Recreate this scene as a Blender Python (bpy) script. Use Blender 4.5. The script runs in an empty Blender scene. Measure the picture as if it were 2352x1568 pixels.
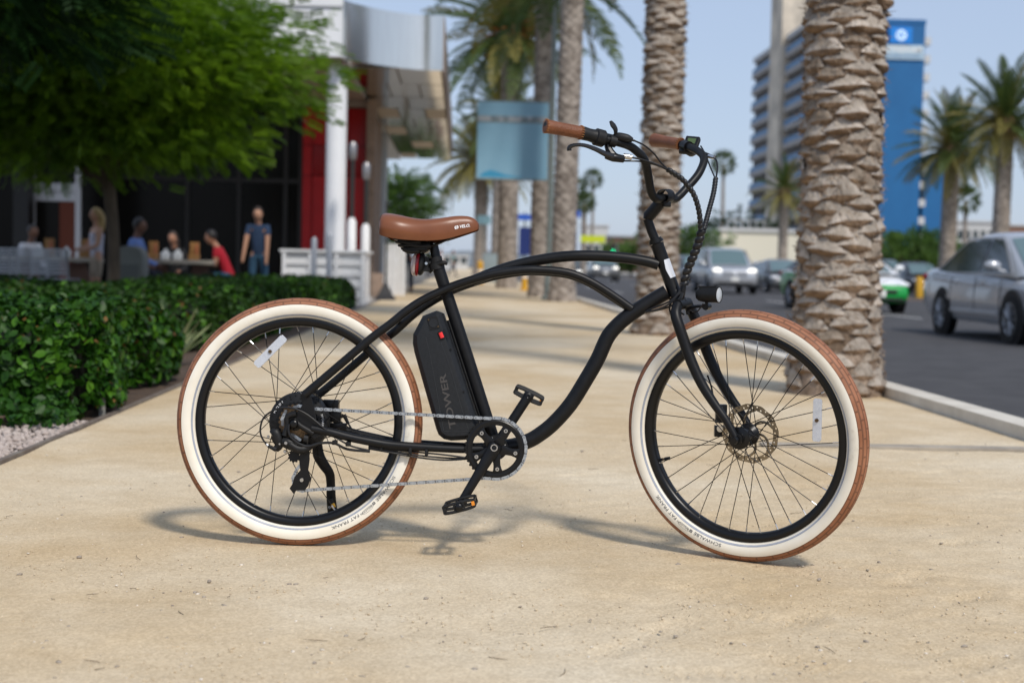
import bpy, bmesh, math, random
import numpy as np
from mathutils import Vector, Matrix, noise as mnoise
R = math.radians
random.seed(7)
rng = np.random.default_rng(11)
SC = bpy.context.scene
COL = SC.collection

# ---------------------------------------------------------------- camera
# solved from the photograph (pixels of a 2352 x 1568 copy): one ray per pixel
CAM_YAW, CAM_PITCH, CAM_ROLL, CAM_H = .0361981, .0528266, .0218817, .77689
FPX, PCX, PCY = 3267.0, 1176.0, 784.0
_f = Vector((math.sin(CAM_YAW)*math.cos(CAM_PITCH), math.cos(CAM_YAW)*math.cos(CAM_PITCH), -math.sin(CAM_PITCH)))
_r = Vector((math.cos(CAM_YAW), -math.sin(CAM_YAW), 0))
_u = _r.cross(_f)
CR = math.cos(CAM_ROLL)*_r + math.sin(CAM_ROLL)*_u
CU = -math.sin(CAM_ROLL)*_r + math.cos(CAM_ROLL)*_u
CF = _f
CO = Vector((0, 0, CAM_H))
cd = bpy.data.cameras.new('camera')
cam = bpy.data.objects.new('camera', cd)
COL.objects.link(cam)
cam.matrix_world = Matrix(((CR.x, CU.x, -CF.x, CO.x), (CR.y, CU.y, -CF.y, CO.y), (CR.z, CU.z, -CF.z, CO.z), (0, 0, 0, 1)))
cd.sensor_width = 36.0
cd.lens = FPX/2352*36.0
cd.clip_start = .05
cd.clip_end = 9000
cd.dof.use_dof = True
cd.dof.focus_distance = 3.78
cd.dof.aperture_fstop = 3.2
cd.dof.aperture_blades = 0
SC.camera = cam
SC.render.resolution_x, SC.render.resolution_y = 1024, 682
SC.view_settings.view_transform = 'Standard'
SC.view_settings.look = 'None'
SC.view_settings.gamma = 1
SC.view_settings.use_curve_mapping = False
SC.view_settings.exposure = 0.17

# ---------------------------------------------------------------- sky and sun
SUN = Vector((.40, -.80, 1.0)).normalized()
SUN_EL = math.asin(SUN.z)
SUN_ROT = math.atan2(SUN.x, SUN.y)
wd = bpy.data.worlds.new('World')
SC.world = wd
wd.use_nodes = True
nt = wd.node_tree
sky = nt.nodes.new('ShaderNodeTexSky')
sky.sky_type = 'NISHITA'
sky.sun_disc = False
sky.sun_elevation = SUN_EL
sky.sun_rotation = SUN_ROT
sky.altitude = 0
sky.air_density = 1.0
sky.dust_density = 1.0
sky.ozone_density = 1.5
bgn = nt.nodes['Background']
bgn.inputs['Strength'].default_value = .13
# thin even veil of high cloud over the clear sky
veil = nt.nodes.new('ShaderNodeMix'); veil.data_type = 'RGBA'
veil.inputs[0].default_value = .72
veil.inputs[7].default_value = (3.25, 3.9, 5.25, 1)
nt.links.new(sky.outputs[0], veil.inputs[6]); nt.links.new(veil.outputs[2], bgn.inputs['Color'])
ld = bpy.data.lights.new('sun', 'SUN')
ld.energy = 2.75
ld.angle = R(7.0)
ld.color = (1.0, .94, .86)
sun = bpy.data.objects.new('sun', ld)
COL.objects.link(sun)
sun.rotation_euler = (-SUN).to_track_quat('-Z', 'Y').to_euler()
sun.location = (0, 0, 30)

# ---------------------------------------------------------------- pixel -> point
def ray(px, py):
    return CF + CR*((px-PCX)/FPX) - CU*((py-PCY)/FPX)
def G(px, py, z=0.0):
    d = ray(px, py); return CO + d*((z-CO.z)/d.z)
def W(px, py, Y):
    d = ray(px, py); return CO + d*(Y/d.y)

# ---------------------------------------------------------------- materials
def srgb(r, g, b):
    return tuple(((c/255)/12.92 if c/255 <= .04045 else ((c/255+.055)/1.055)**2.4) for c in (r, g, b))
def mat(name, col, rough=.6, metal=0.0, col2=None, scale=20.0, detail=4.0, bump=0.0, bscale=None, spec=.5,
        coat=0.0, trans=0.0, emit=None, estr=0.0, coord='Object', alpha=1.0, ior=1.45, stretch=None, rough2=None, sheen=0, contrast=(.35, .65)):
    m = bpy.data.materials.new(name); m.use_nodes = True
    n = m.node_tree.nodes; L = m.node_tree.links
    b = n['Principled BSDF']
    b.inputs['Base Color'].default_value = (*col, 1)
    b.inputs['Roughness'].default_value = rough
    b.inputs['Metallic'].default_value = metal
    b.inputs['Specular IOR Level'].default_value = spec
    b.inputs['Coat Weight'].default_value = coat
    b.inputs['Transmission Weight'].default_value = trans
    b.inputs['IOR'].default_value = ior
    b.inputs['Alpha'].default_value = alpha
    if emit:
        b.inputs['Emission Color'].default_value = (*emit, 1)
        b.inputs['Emission Strength'].default_value = estr
    if col2 is not None or bump:
        tc = n.new('ShaderNodeTexCoord'); src = tc.outputs[coord]
        if stretch:
            mp = n.new('ShaderNodeMapping'); mp.inputs['Scale'].default_value = stretch
            L.new(src, mp.inputs[0]); src = mp.outputs[0]
    if col2 is not None:
        t = n.new('ShaderNodeTexNoise'); t.inputs['Scale'].default_value = scale; t.inputs['Detail'].default_value = detail
        t.inputs['Roughness'].default_value = .6
        L.new(src, t.inputs['Vector'])
        r = n.new('ShaderNodeValToRGB')
        r.color_ramp.elements[0].position, r.color_ramp.elements[1].position = contrast
        r.color_ramp.elements[0].color = (*col, 1); r.color_ramp.elements[1].color = (*col2, 1)
        L.new(t.outputs['Fac'], r.inputs[0]); L.new(r.outputs[0], b.inputs['Base Color'])
        if rough2 is not None:
            mr = n.new('ShaderNodeMapRange'); mr.inputs['To Min'].default_value = rough; mr.inputs['To Max'].default_value = rough2
            L.new(t.outputs['Fac'], mr.inputs[0]); L.new(mr.outputs[0], b.inputs['Roughness'])
    if bump:
        t2 = n.new('ShaderNodeTexNoise'); t2.inputs['Scale'].default_value = bscale or scale; t2.inputs['Detail'].default_value = 5
        L.new(src, t2.inputs['Vector'])
        bp = n.new('ShaderNodeBump'); bp.inputs['Strength'].default_value = bump; bp.inputs['Distance'].default_value = .02
        L.new(t2.outputs['Fac'], bp.inputs['Height']); L.new(bp.outputs[0], b.inputs['Normal'])
    return m

# ---------------------------------------------------------------- mesh builder
def basis(ax):
    z = Vector(ax).normalized()
    x = z.orthogonal().normalized()
    return x, z.cross(x), z
def crom(pts, k):
    pts = [Vector(p) for p in pts]
    if k <= 1 or len(pts) < 3: return pts, [i for i in range(len(pts))]
    out, par = [], []
    for i in range(len(pts)-1):
        p0 = pts[max(i-1, 0)]; p1 = pts[i]; p2 = pts[i+1]; p3 = pts[min(i+2, len(pts)-1)]
        for j in range(k):
            t = j/k
            out.append(.5*((2*p1)+(p2-p0)*t+(2*p0-5*p1+4*p2-p3)*t*t+(3*p1-p0-3*p2+p3)*t**3)); par.append(i+t)
    out.append(pts[-1]); par.append(len(pts)-1)
    return out, par
class MB:
    def __init__(s): s.v = []; s.f = []; s.uv = None
    def add(s, vs, fs):
        o = len(s.v); s.v += [tuple(p) for p in vs]; s.f += [tuple(i+o for i in f) for f in fs]; return s
    def box(s, c, size, rot=None):
        c = Vector(c); a, b, d = (x/2 for x in size)
        M = rot if rot is not None else Matrix.Identity(3)
        vs = [c+M@Vector((x, y, z)) for x in (-a, a) for y in (-b, b) for z in (-d, d)]
        return s.add(vs, [(0, 1, 3, 2), (4, 6, 7, 5), (0, 4, 5, 1), (2, 3, 7, 6), (0, 2, 6, 4), (1, 5, 7, 3)])
    def span(s, x0, x1, y0, y1, z0, z1):
        return s.box(((x0+x1)/2, (y0+y1)/2, (z0+z1)/2), (x1-x0, y1-y0, z1-z0))
    def tube(s, pts, rad, n=10, k=1, caps=True, flat=1.0, side=None, mod=None):
        P, par = crom(pts, k)
        rr = [rad]*len(pts) if not isinstance(rad, (list, tuple)) else list(rad)
        T = []
        for i in range(len(P)):
            T.append((P[min(i+1, len(P)-1)]-P[max(i-1, 0)]).normalized())
        x = (Vector(side)-T[0]*Vector(side).dot(T[0])).normalized() if side is not None else T[0].orthogonal().normalized()
        vs = []
        for i, p in enumerate(P):
            if i: x = (x - T[i]*x.dot(T[i])).normalized()
            y = T[i].cross(x)
            a = int(par[i]); t = par[i]-a
            r = rr[a]+(rr[min(a+1, len(rr)-1)]-rr[a])*t
            for j in range(n):
                an = 2*math.pi*j/n
                q = r*(mod(i, an) if mod else 1)
                vs.append(p+x*(q*math.cos(an))+y*(q*flat*math.sin(an)))
        fs = []
        for i in range(len(P)-1):
            for j in range(n):
                j2 = (j+1) % n
                fs.append((i*n+j, i*n+j2, (i+1)*n+j2, (i+1)*n+j))
        if caps:
            fs.append(tuple(range(n-1, -1, -1))); fs.append(tuple(range((len(P)-1)*n, len(P)*n)))
        return s.add(vs, fs)
    def lathe(s, prof, o, ax, n=32, closed=False, a0=0, a1=2*math.pi, cap=False):
        x, y, z = basis(ax); o = Vector(o); full = abs(a1-a0-2*math.pi) < 1e-6
        m = n if full else n+1
        vs = []
        for i in range(m):
            an = a0+(a1-a0)*i/n; d = x*math.cos(an)+y*math.sin(an)
            vs += [o+d*r+z*h for r, h in prof]
        k = len(prof); fs = []
        for i in range(n):
            i2 = (i+1) % m
            for j in range(k if closed else k-1):
                j2 = (j+1) % k
                fs.append((i*k+j, i2*k+j, i2*k+j2, i*k+j2))
        if cap:
            fs.append(tuple(i*k for i in range(m-1, -1, -1))); fs.append(tuple(i*k+k-1 for i in range(m)))
        return s.add(vs, fs)
    def prism(s, outline, ext):
        o = [Vector(p) for p in outline]; e = Vector(ext); n = len(o)
        return s.add(o+[p+e for p in o], [tuple(range(n-1, -1, -1)), tuple(range(n, 2*n))]+[(i, (i+1) % n, n+(i+1) % n, n+i) for i in range(n)])
    def ball(s, c, r, n=12, m=8, rot=None):
        c = Vector(c); r = Vector(r) if hasattr(r, '__len__') else Vector((r, r, r))
        vs = []
        for i in range(m+1):
            th = math.pi*i/m
            for j in range(n):
                ph = 2*math.pi*j/n
                p = Vector((r.x*math.sin(th)*math.cos(ph), r.y*math.sin(th)*math.sin(ph), r.z*math.cos(th)))
                vs.append(c+(rot@p if rot is not None else p))
        fs = [(i*n+j, (i+1)*n+j, (i+1)*n+(j+1) % n, i*n+(j+1) % n) for i in range(m) for j in range(n)]
        return s.add(vs, fs)
    def mesh(s, name, smooth=True, bevel=0, angle=35):
        me = bpy.data.meshes.new(name)
        me.from_pydata(s.v, [], s.f)
        bm = bmesh.new(); bm.from_mesh(me)
        bmesh.ops.remove_doubles(bm, verts=bm.verts, dist=1e-6)
        bmesh.ops.recalc_face_normals(bm, faces=bm.faces)
        if bevel:
            es = [e for e in bm.edges if len(e.link_faces) == 2 and e.calc_face_angle(0) > R(30)]
            bmesh.ops.bevel(bm, geom=es, offset=bevel, segments=2, affect='EDGES', profile=.6, clamp_overlap=True)
        for f in bm.faces: f.smooth = smooth
        if smooth:
            for e in bm.edges:
                if len(e.link_faces) == 2 and e.calc_face_angle(0) > R(angle): e.smooth = False
        bm.to_mesh(me); bm.free()
        return me
    def build(s, name, m, parent=None, smooth=True, bevel=0, angle=35):
        return link(name, s.mesh(name, smooth, bevel, angle), m, parent)
def link(name, me, m, parent=None, mw=None):
    o = bpy.data.objects.new(name, me); COL.objects.link(o)
    if m is not None:
        if isinstance(m, (list, tuple)):
            for k in m: me.materials.append(k)
        elif len(me.materials) == 0: me.materials.append(m)
    if parent is not None: o.parent = parent
    if mw is not None: o.matrix_basis = mw
    return o
def raw(name, v, f, m, parent=None, smooth=False):
    me = bpy.data.meshes.new(name); me.from_pydata([tuple(p) for p in v], [], f)
    if smooth: me.polygons.foreach_set('use_smooth', [True]*len(me.polygons))
    return link(name, me, m, parent)
def raw_np(name, v, quads, m, parent=None, smooth=False):
    me = bpy.data.meshes.new(name)
    v = np.asarray(v, dtype=np.float32); q = np.asarray(quads, dtype=np.int32); k = q.shape[1]
    me.vertices.add(len(v)); me.vertices.foreach_set('co', v.ravel())
    me.loops.add(q.size); me.loops.foreach_set('vertex_index', q.ravel())
    me.polygons.add(len(q)); me.polygons.foreach_set('loop_start', np.arange(0, q.size, k, dtype=np.int32))
    if smooth: me.polygons.foreach_set('use_smooth', np.ones(len(q), dtype=bool))
    me.update(calc_edges=True); me.validate()
    return link(name, me, m, parent)
def thing(name, label, cat, loc=(0, 0, 0), rz=0, group=None, mw=None):
    o = bpy.data.objects.new(name, None); COL.objects.link(o)
    o.empty_display_size = .2
    if mw is not None: o.matrix_world = mw
    else: o.location = loc; o.rotation_euler = (0, 0, rz)
    return tag(o, label, cat, group)
def tag(o, label=None, cat=None, group=None, kind=None):
    if label: o['label'] = label
    if cat: o['category'] = cat
    if group: o['group'] = group
    if kind: o['kind'] = kind
    return o
def struct(o): o['kind'] = 'structure'; return o
def copy_tree(o, parent=None):
    c = o.copy(); COL.objects.link(c)
    if parent is not None: c.parent = parent
    for ch in list(o.children): copy_tree(ch, c)
    return c
def text_mesh(txt, size=1.0, bold=0.0, align='LEFT', xs=1.0, shear=0.0, space=1.0):
    cu = bpy.data.curves.new('t', 'FONT'); cu.body = txt; cu.size = size; cu.align_x = align; cu.offset = bold; cu.shear = shear
    cu.space_character = space; cu.resolution_u = 3
    ob = bpy.data.objects.new('t', cu); COL.objects.link(ob)
    dg = bpy.context.evaluated_depsgraph_get()
    me = bpy.data.meshes.new_from_object(ob.evaluated_get(dg))
    vs = [(v.co.x*xs, v.co.y) for v in me.vertices]; fs = [tuple(p.vertices) for p in me.polygons]
    bpy.data.objects.remove(ob); bpy.data.curves.remove(cu); bpy.data.meshes.remove(me)
    return vs, fs
def text_obj(name, txt, m, parent, fn, **kw):
    vs, fs = text_mesh(txt, **kw)
    return raw(name, [fn(x, y) for x, y in vs], fs, m, parent)
# ================================================================= the setting
def sand_mat(name, c1_, c2_, c3_, fine=.5):
    m = bpy.data.materials.new(name); m.use_nodes = True
    n = m.node_tree.nodes; L = m.node_tree.links; b = n['Principled BSDF']; b.inputs['Roughness'].default_value = .9; b.inputs['Specular IOR Level'].default_value = .2
    tc = n.new('ShaderNodeTexCoord')
    def nz(s, d=5, rough=.6):
        t = n.new('ShaderNodeTexNoise'); t.inputs['Scale'].default_value = s; t.inputs['Detail'].default_value = d; t.inputs['Roughness'].default_value = rough
        L.new(tc.outputs['Object'], t.inputs['Vector']); return t.outputs['Fac']
    def ramp(f, p0, p1, a, bcol):
        r = n.new('ShaderNodeValToRGB'); r.color_ramp.elements[0].position = p0; r.color_ramp.elements[1].position = p1
        r.color_ramp.elements[0].color = (*a, 1); r.color_ramp.elements[1].color = (*bcol, 1); L.new(f, r.inputs[0]); return r.outputs[0]
    def mix(f, a, bb, mode='MIX'):
        x = n.new('ShaderNodeMix'); x.data_type = 'RGBA'; x.blend_type = mode
        if isinstance(f, float): x.inputs[0].default_value = f
        else: L.new(f, x.inputs[0])
        L.new(a, x.inputs[6]); L.new(bb, x.inputs[7]); return x.outputs[2]
    big = ramp(nz(.55, 6), .38, .62, c1_, c2_)
    mid = ramp(nz(4, 10, .8), .40, .66, (.90, .885, .86), (1.04, 1.04, 1.04))
    col = mix(1.0, big, mid, 'MULTIPLY')
    # grains: small dark and pale specks
    vo = n.new('ShaderNodeTexVoronoi'); vo.inputs['Scale'].default_value = 170; L.new(tc.outputs['Object'], vo.inputs['Vector'])
    g = ramp(vo.outputs['Color'], .25, .85, (.74, .70, .64), (1.14, 1.13, 1.1))
    col = mix(fine, col, mix(1.0, col, g, 'MULTIPLY'))
    sp = ramp(nz(210, 2), .66, .70, (1, 1, 1), (.62, .56, .5)); col = mix(1.0, col, sp, 'MULTIPLY')
    L.new(col, b.inputs['Base Color'])
    b1 = n.new('ShaderNodeBump'); b1.inputs['Strength'].default_value = .32; b1.inputs['Distance'].default_value = .006; L.new(nz(150, 4), b1.inputs['Height'])
    b2 = n.new('ShaderNodeBump'); b2.inputs['Strength'].default_value = .22; b2.inputs['Distance'].default_value = .035; L.new(nz(9, 6, .65), b2.inputs['Height']); L.new(b1.outputs[0], b2.inputs['Normal'])
    L.new(b2.outputs[0], b.inputs['Normal'])
    return m
M_sand = sand_mat('decomposed granite path', (.575, .445, .277), (.70, .607, .457), None)
M_asph = mat('asphalt', (.045, .044, .046), .85, col2=(.068, .066, .068), scale=3, bump=.3, bscale=120, detail=8)
M_conc = mat('pale kerb concrete', (.66, .62, .54), .8, col2=(.52, .48, .41), scale=2.5, bump=.2, bscale=60)
M_soil = mat('planting bed soil', (.10, .065, .042), .95, col2=(.06, .04, .028), scale=8, bump=.6, bscale=40)
M_land = mat('distant ground', (.20, .18, .15), .95, col2=(.14, .13, .11), scale=.05)
M_pave = mat('patio paving', (.30, .27, .24), .85, col2=(.22, .20, .18), scale=3, bump=.15, bscale=50)
M_line = mat('white road paint', (.62, .62, .60), .7, col2=(.45, .45, .44), scale=6)
M_yline = mat('yellow road paint', (.50, .27, .07), .7, col2=(.4, .2, .05), scale=6)
M_edge = mat('rusty steel edging', (.13, .10, .08), .7, col2=(.20, .17, .14), scale=12)
M_wood = mat('weathered timber board', (.11, .065, .045), .85, col2=(.17, .11, .08), scale=14, stretch=(1, 8, 8))

g_ = MB(); g_.add([(-3000, -3000, -.15), (3000, -3000, -.15), (3000, 6000, -.15), (-3000, 6000, -.15)], [(0, 1, 2, 3)])
struct(g_.build('ground', M_land, smooth=False))
XL, XK = -1.70, 2.70
def sheet(name, x0, x1, y0, y1, z, m_, zb=None, ny=1):
    k = MB()
    if zb is None: k.add([(x0, y0, z), (x1, y0, z), (x1, y1, z), (x0, y1, z)], [(0, 1, 2, 3)])
    else: k.span(x0, x1, y0, y1, zb, z)
    return struct(k.build(name, m_, smooth=False))
sheet('road', XK+.16, 24, -40, 700, -.13, M_asph, -.148)
sheet('kerb', XK, XK+.155, -40, 420, .065, M_conc, -.149)
sheet('planting_bed', -14, XL-.03, -6, 22, -.012, M_soil, -.146)
sheet('patio', -40, XL-.03, 22.02, 60, 0.0, M_pave, -.147)
sheet('far_pavement', 24.02, 34, -40, 500, .0, M_conc, -.144)
# path: finely divided near the camera, with shallow scuffs and footprints pressed into it
def path_mesh():
    ys = list(np.concatenate([np.arange(-8, 2, .5), np.arange(2.0, 6.2, .015), np.arange(6.2, 7.5, .03), np.arange(7.5, 12, .1), np.arange(12, 40, 1.0), np.arange(40, 420, 20)]))
    xs = np.concatenate([np.arange(XL, -1.2, .05), np.arange(-1.2, .2, .025), np.arange(.2, 2.2, .015), np.arange(2.2, XK+.001, .04)]); xs[-1] = XK-.002
    X, Y = np.meshgrid(xs, ys)
    Z = np.zeros_like(X)
    near = np.clip((7.2-Y)/1.0, 0, 1)*np.clip((Y-1.9)/.3, 0, 1)
    for j in range(X.shape[0]):
        if near[j, 0] <= 0: continue
        for i in range(X.shape[1]):
            x, y = X[j, i], Y[j, i]
            h = .006*mnoise.noise((x*2.1, y*2.1, 0))+.002*mnoise.noise((x*6.5, y*6.5, 3))
            right = max(0, min(1, (x-.2)/.5))
            h += right*(.0035*mnoise.noise((x*13+3*mnoise.noise((x*3, y*3, 1)), y*15, 5)))
            Z[j, i] = h*near[j, 0]
    # scuffs and shoe prints on the right-hand part
    for _ in range(40):
        fx, fy, fa = random.uniform(.35, 2.3), random.uniform(2.4, 5.6), random.uniform(-.9, .9)+(math.pi/2 if random.random() < .4 else 0)
        dx, dy = X-fx, Y-fy; u = dx*math.cos(fa)+dy*math.sin(fa); v = -dx*math.sin(fa)+dy*math.cos(fa)
        m_ = np.exp(-((u/.11)**4+(v/.042)**4)); rib = .0052*np.sin(u*2*math.pi/.034)
        Z += m_*(-.008+rib*(random.random() < .75))*near
        Z += .006*np.exp(-((u/.13)**4+(v/.055)**4))*near*.6
    # old tyre tracks
    for (tx_, ty_, tr_) in ((2.5, 4.45, .42), (2.62, 4.3, .5)):
        rr_ = np.hypot(X-tx_, Y-ty_)-tr_
        Z += (-.006*np.exp(-(rr_/.022)**2)+.003*np.exp(-((np.abs(rr_)-.04)/.015)**2))*near
    # press flat under the wheels
    for (wx, wy) in ((-.4378, 3.8937), (.7723, 3.7686)):
        Z *= 1-np.exp(-(((X-wx)/.16)**2+((Y-wy)/.10)**2))
    Z = np.clip(Z, -.02, .014)
    v = np.stack([X, Y, Z], -1).reshape(-1, 3); nx = len(xs)
    idx = np.arange((len(ys)-1)*nx).reshape(len(ys)-1, nx)[:, :-1].ravel()
    q = np.stack([idx, idx+1, idx+1+nx, idx+nx], -1)
    return v, q
v, q = path_mesh()
struct(raw_np('path', v, q, M_sand, smooth=True))
# road paint
dash = MB()
for lx, w in ((5.9, .12), (9.6, .12), (13.4, .12)):
    for k in range(26):
        y = 4+k*12+(lx*1.7) % 5
        if y < 27: continue
        d1 = MB(); d1.span(lx-w/2, lx+w/2, y, y+3.2, -.127, -.126); struct(d1.build('lane_marking', M_line, smooth=False))
for lx in (16.4, 16.75):
    d1 = MB(); d1.span(lx-.06, lx+.06, -20, 400, -.127, -.126); struct(d1.build('centre_line', M_yline, smooth=False))
# steel edging along the beds; raised grey-brown strip across part of the path
e1 = MB(); e1.span(XL-.028, XL-.003, -6, 24.5, -.14, .012); struct(e1.build('ground_strip', M_edge, smooth=False))
a, b = G(1985, 1030), G(2420, 1035)
e2 = MB(); e2.span(1.35, XK-.003, 6.22, 6.32, -.1, .014); struct(e2.build('ground_strip', mat('grey brown strip', (.26, .23, .19), .9, col2=(.40, .35, .28), scale=4), smooth=False, bevel=.004))

# pebbles, grit and twigs lying on the path
def ico(r):
    bm = bmesh.new(); bmesh.ops.create_icosphere(bm, subdivisions=1, radius=r)
    v = np.array([p.co[:] for p in bm.verts]); f = np.array([[p.index for p in fc.verts] for fc in bm.faces]); bm.free(); return v, f
def scatter(name, n, pos, size, m_, flat=.6, kind='stuff', label=None):
    v0, f0 = ico(1.0); V, F_ = [], []
    for i in range(n):
        x, y, z = pos(i); s = size(i)
        a = random.random()*6.28; ca, sa = math.cos(a), math.sin(a)
        sc = np.array([s*random.uniform(.7, 1.4), s*random.uniform(.6, 1.0), s*flat*random.uniform(.6, 1.1)])
        w = v0*(1+.18*rng.standard_normal((len(v0), 1)))*sc
        w = np.stack([w[:, 0]*ca-w[:, 1]*sa, w[:, 0]*sa+w[:, 1]*ca, w[:, 2]], -1)+(x, y, z)
        F_.append(f0+len(V)*len(v0)); V.append(w)
    o = raw_np(name, np.concatenate(V), np.concatenate(F_), m_, smooth=False)
    o['kind'] = kind
    return o
M_peb = [mat('tan grit', (.52, .40, .25), .9, col2=(.66, .56, .40), scale=25), mat('grey brown pebble', (.24, .20, .165), .85, col2=(.36, .31, .25), scale=25), mat('pale pebble', (.62, .55, .45), .85, col2=(.7, .64, .55), scale=20)]
def ppos(i):
    px = random.uniform(-40, 2390); py = 1568-(1568-1010)*random.random()**1.1
    g = G(px, py)
    if g.x < XL+.02 or g.x > XK-.05: g.x = random.uniform(XL+.05, XK-.1)
    return g.x, g.y, .001
o = scatter('path_grit', 5200, ppos, lambda i: .0012+.0028*random.random()**3, M_peb[0]); tag(o, 'fine tan grit scattered over the sandy path', 'grit')
o = scatter('path_grit', 260, ppos, lambda i: .002+.0065*random.random()**3, M_peb[1]); tag(o, 'small grey pebbles scattered over the sandy path', 'grit')
o = scatter('path_grit', 420, ppos, lambda i: .0015+.004*random.random()**3, M_peb[2]); tag(o, 'small pale pebbles scattered over the sandy path', 'grit')
M_twig = mat('dry twig', (.11, .075, .05), .9)
k = MB()
for i in range(46):
    x, y, z = ppos(i); a = random.random()*6.28; L_ = .006+.022*random.random()**2
    d = Vector((math.cos(a), math.sin(a), .05)); n2 = Vector((-d.y, d.x, 0))
    c = Vector((x, y, .004)); k.tube([c-d*L_, c+n2*L_*random.uniform(-.25, .25), c+d*L_], [.0006, .0008, .0005], 5, 3)
o = k.build('fallen_twigs', M_twig); o['kind'] = 'stuff'; tag(o, 'thin dry twigs and pine needles lying on the path', 'twigs')
# ================================================================= planting, palms, trees
def leafmat(name, c1_, c2_, scale=3.0, rough=.45, tr=.35, spec=.35):
    m = bpy.data.materials.new(name); m.use_nodes = True
    n = m.node_tree.nodes; L = m.node_tree.links; b = n['Principled BSDF']
    b.inputs['Roughness'].default_value = rough; b.inputs['Specular IOR Level'].default_value = spec
    tc = n.new('ShaderNodeTexCoord'); t = n.new('ShaderNodeTexNoise'); t.inputs['Scale'].default_value = scale; t.inputs['Detail'].default_value = 6; t.inputs['Roughness'].default_value = .75
    L.new(tc.outputs['Object'], t.inputs['Vector'])
    r = n.new('ShaderNodeValToRGB'); r.color_ramp.elements[0].position = .36; r.color_ramp.elements[1].position = .66
    r.color_ramp.elements[0].color = (*c1_, 1); r.color_ramp.elements[1].color = (*c2_, 1)
    L.new(t.outputs['Fac'], r.inputs[0]); L.new(r.outputs[0], b.inputs['Base Color'])
    tl = n.new('ShaderNodeBsdfTranslucent'); L.new(r.outputs[0], tl.inputs['Color'])
    mx = n.new('ShaderNodeMixShader'); mx.inputs[0].default_value = tr
    L.new(b.outputs[0], mx.inputs[1]); L.new(tl.outputs[0], mx.inputs[2]); L.new(mx.outputs[0], n['Material Output'].inputs[0])
    return m
M_hedge = leafmat('glossy hedge leaf', (.004, .026, .002), (.034, .108, .007), 14, .46, .18, .22)
M_hedge2 = leafmat('far hedge leaf', (.007, .028, .004), (.036, .088, .010), 6, .5, .22, .2)
M_hnew = leafmat('fresh hedge leaf', (.03, .11, .006), (.09, .22, .014), 9, .45, .25, .25)
M_hdead = leafmat('browned hedge leaf', (.10, .05, .015), (.18, .10, .03), 9, .6, .1, .2)
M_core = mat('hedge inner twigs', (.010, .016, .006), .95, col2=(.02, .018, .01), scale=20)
M_tipu = leafmat('feathery bright leaf', (.034, .095, .006), (.22, .38, .018), 1.6, .45, .5)
M_dark = leafmat('deep green leaf', (.006, .022, .005), (.014, .045, .008), 1.5, .6, .15, .1)
M_fargr = leafmat('far tree leaf', (.045, .10, .02), (.12, .21, .04), .6, .6, .35)
M_bark = mat('grey brown bark', (.075, .055, .038), .9, col2=(.13, .10, .07), scale=6, bump=.6, bscale=20, stretch=(3, 3, .6))
M_agave = leafmat('pale agave leaf', (.20, .24, .10), (.34, .36, .18), 9, .5, .15)

def rot_np(n):  # n random rotation matrices
    q = rng.standard_normal((n, 4)); q /= np.linalg.norm(q, axis=1, keepdims=True)
    w, x, y, z = q.T
    return np.stack([np.stack([1-2*(y*y+z*z), 2*(x*y-z*w), 2*(x*z+y*w)], -1), np.stack([2*(x*y+z*w), 1-2*(x*x+z*z), 2*(y*z-x*w)], -1), np.stack([2*(x*z-y*w), 2*(y*z+x*w), 1-2*(x*x+y*y)], -1)], 1)
def look_np(d, roll):  # matrices whose z column follows d
    d = d/np.linalg.norm(d, axis=1, keepdims=True)
    ref = np.where(np.abs(d[:, 2:3]) > .9, np.array([[1., 0, 0]]), np.array([[0, 0, 1.]]))
    x = np.cross(ref, d); x /= np.linalg.norm(x, axis=1, keepdims=True); y = np.cross(d, x)
    c, s = np.cos(roll)[:, None], np.sin(roll)[:, None]
    return np.stack([x*c+y*s, -x*s+y*c, d], -1)
LEAF_V = np.array([[0, -.5, 0], [.30, -.15, .06], [.34, .18, .07], [0, .55, -.02], [-.34, .18, .07], [-.30, -.15, .06], [0, 0, -.01]])
LEAF_F = np.array([[0, 1, 2, 6], [6, 2, 3, 3], [0, 6, 4, 5], [6, 3, 4, 4]])
LEAF_T = np.array([[0, 1, 6], [1, 2, 6], [2, 3, 6], [3, 4, 6], [4, 5, 6], [5, 0, 6]])
def leaves(name, pos, nrm, size, m_, parent, jit=.7):
    n = len(pos); d = nrm+jit*rng.standard_normal((n, 3)); M = look_np(d, rng.uniform(0, 6.28, n))
    sz = size*rng.uniform(.6, 1.25, n)
    v = np.einsum('nij,kj->nki', M, LEAF_V)*sz[:, None, None]+pos[:, None, :]
    f = (LEAF_T[None]+(np.arange(n)*7)[:, None, None]).reshape(-1, 3)
    o = raw_np(name, v.reshape(-1, 3), f, m_, parent, smooth=True); o['kind'] = 'stuff'; return o
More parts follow.
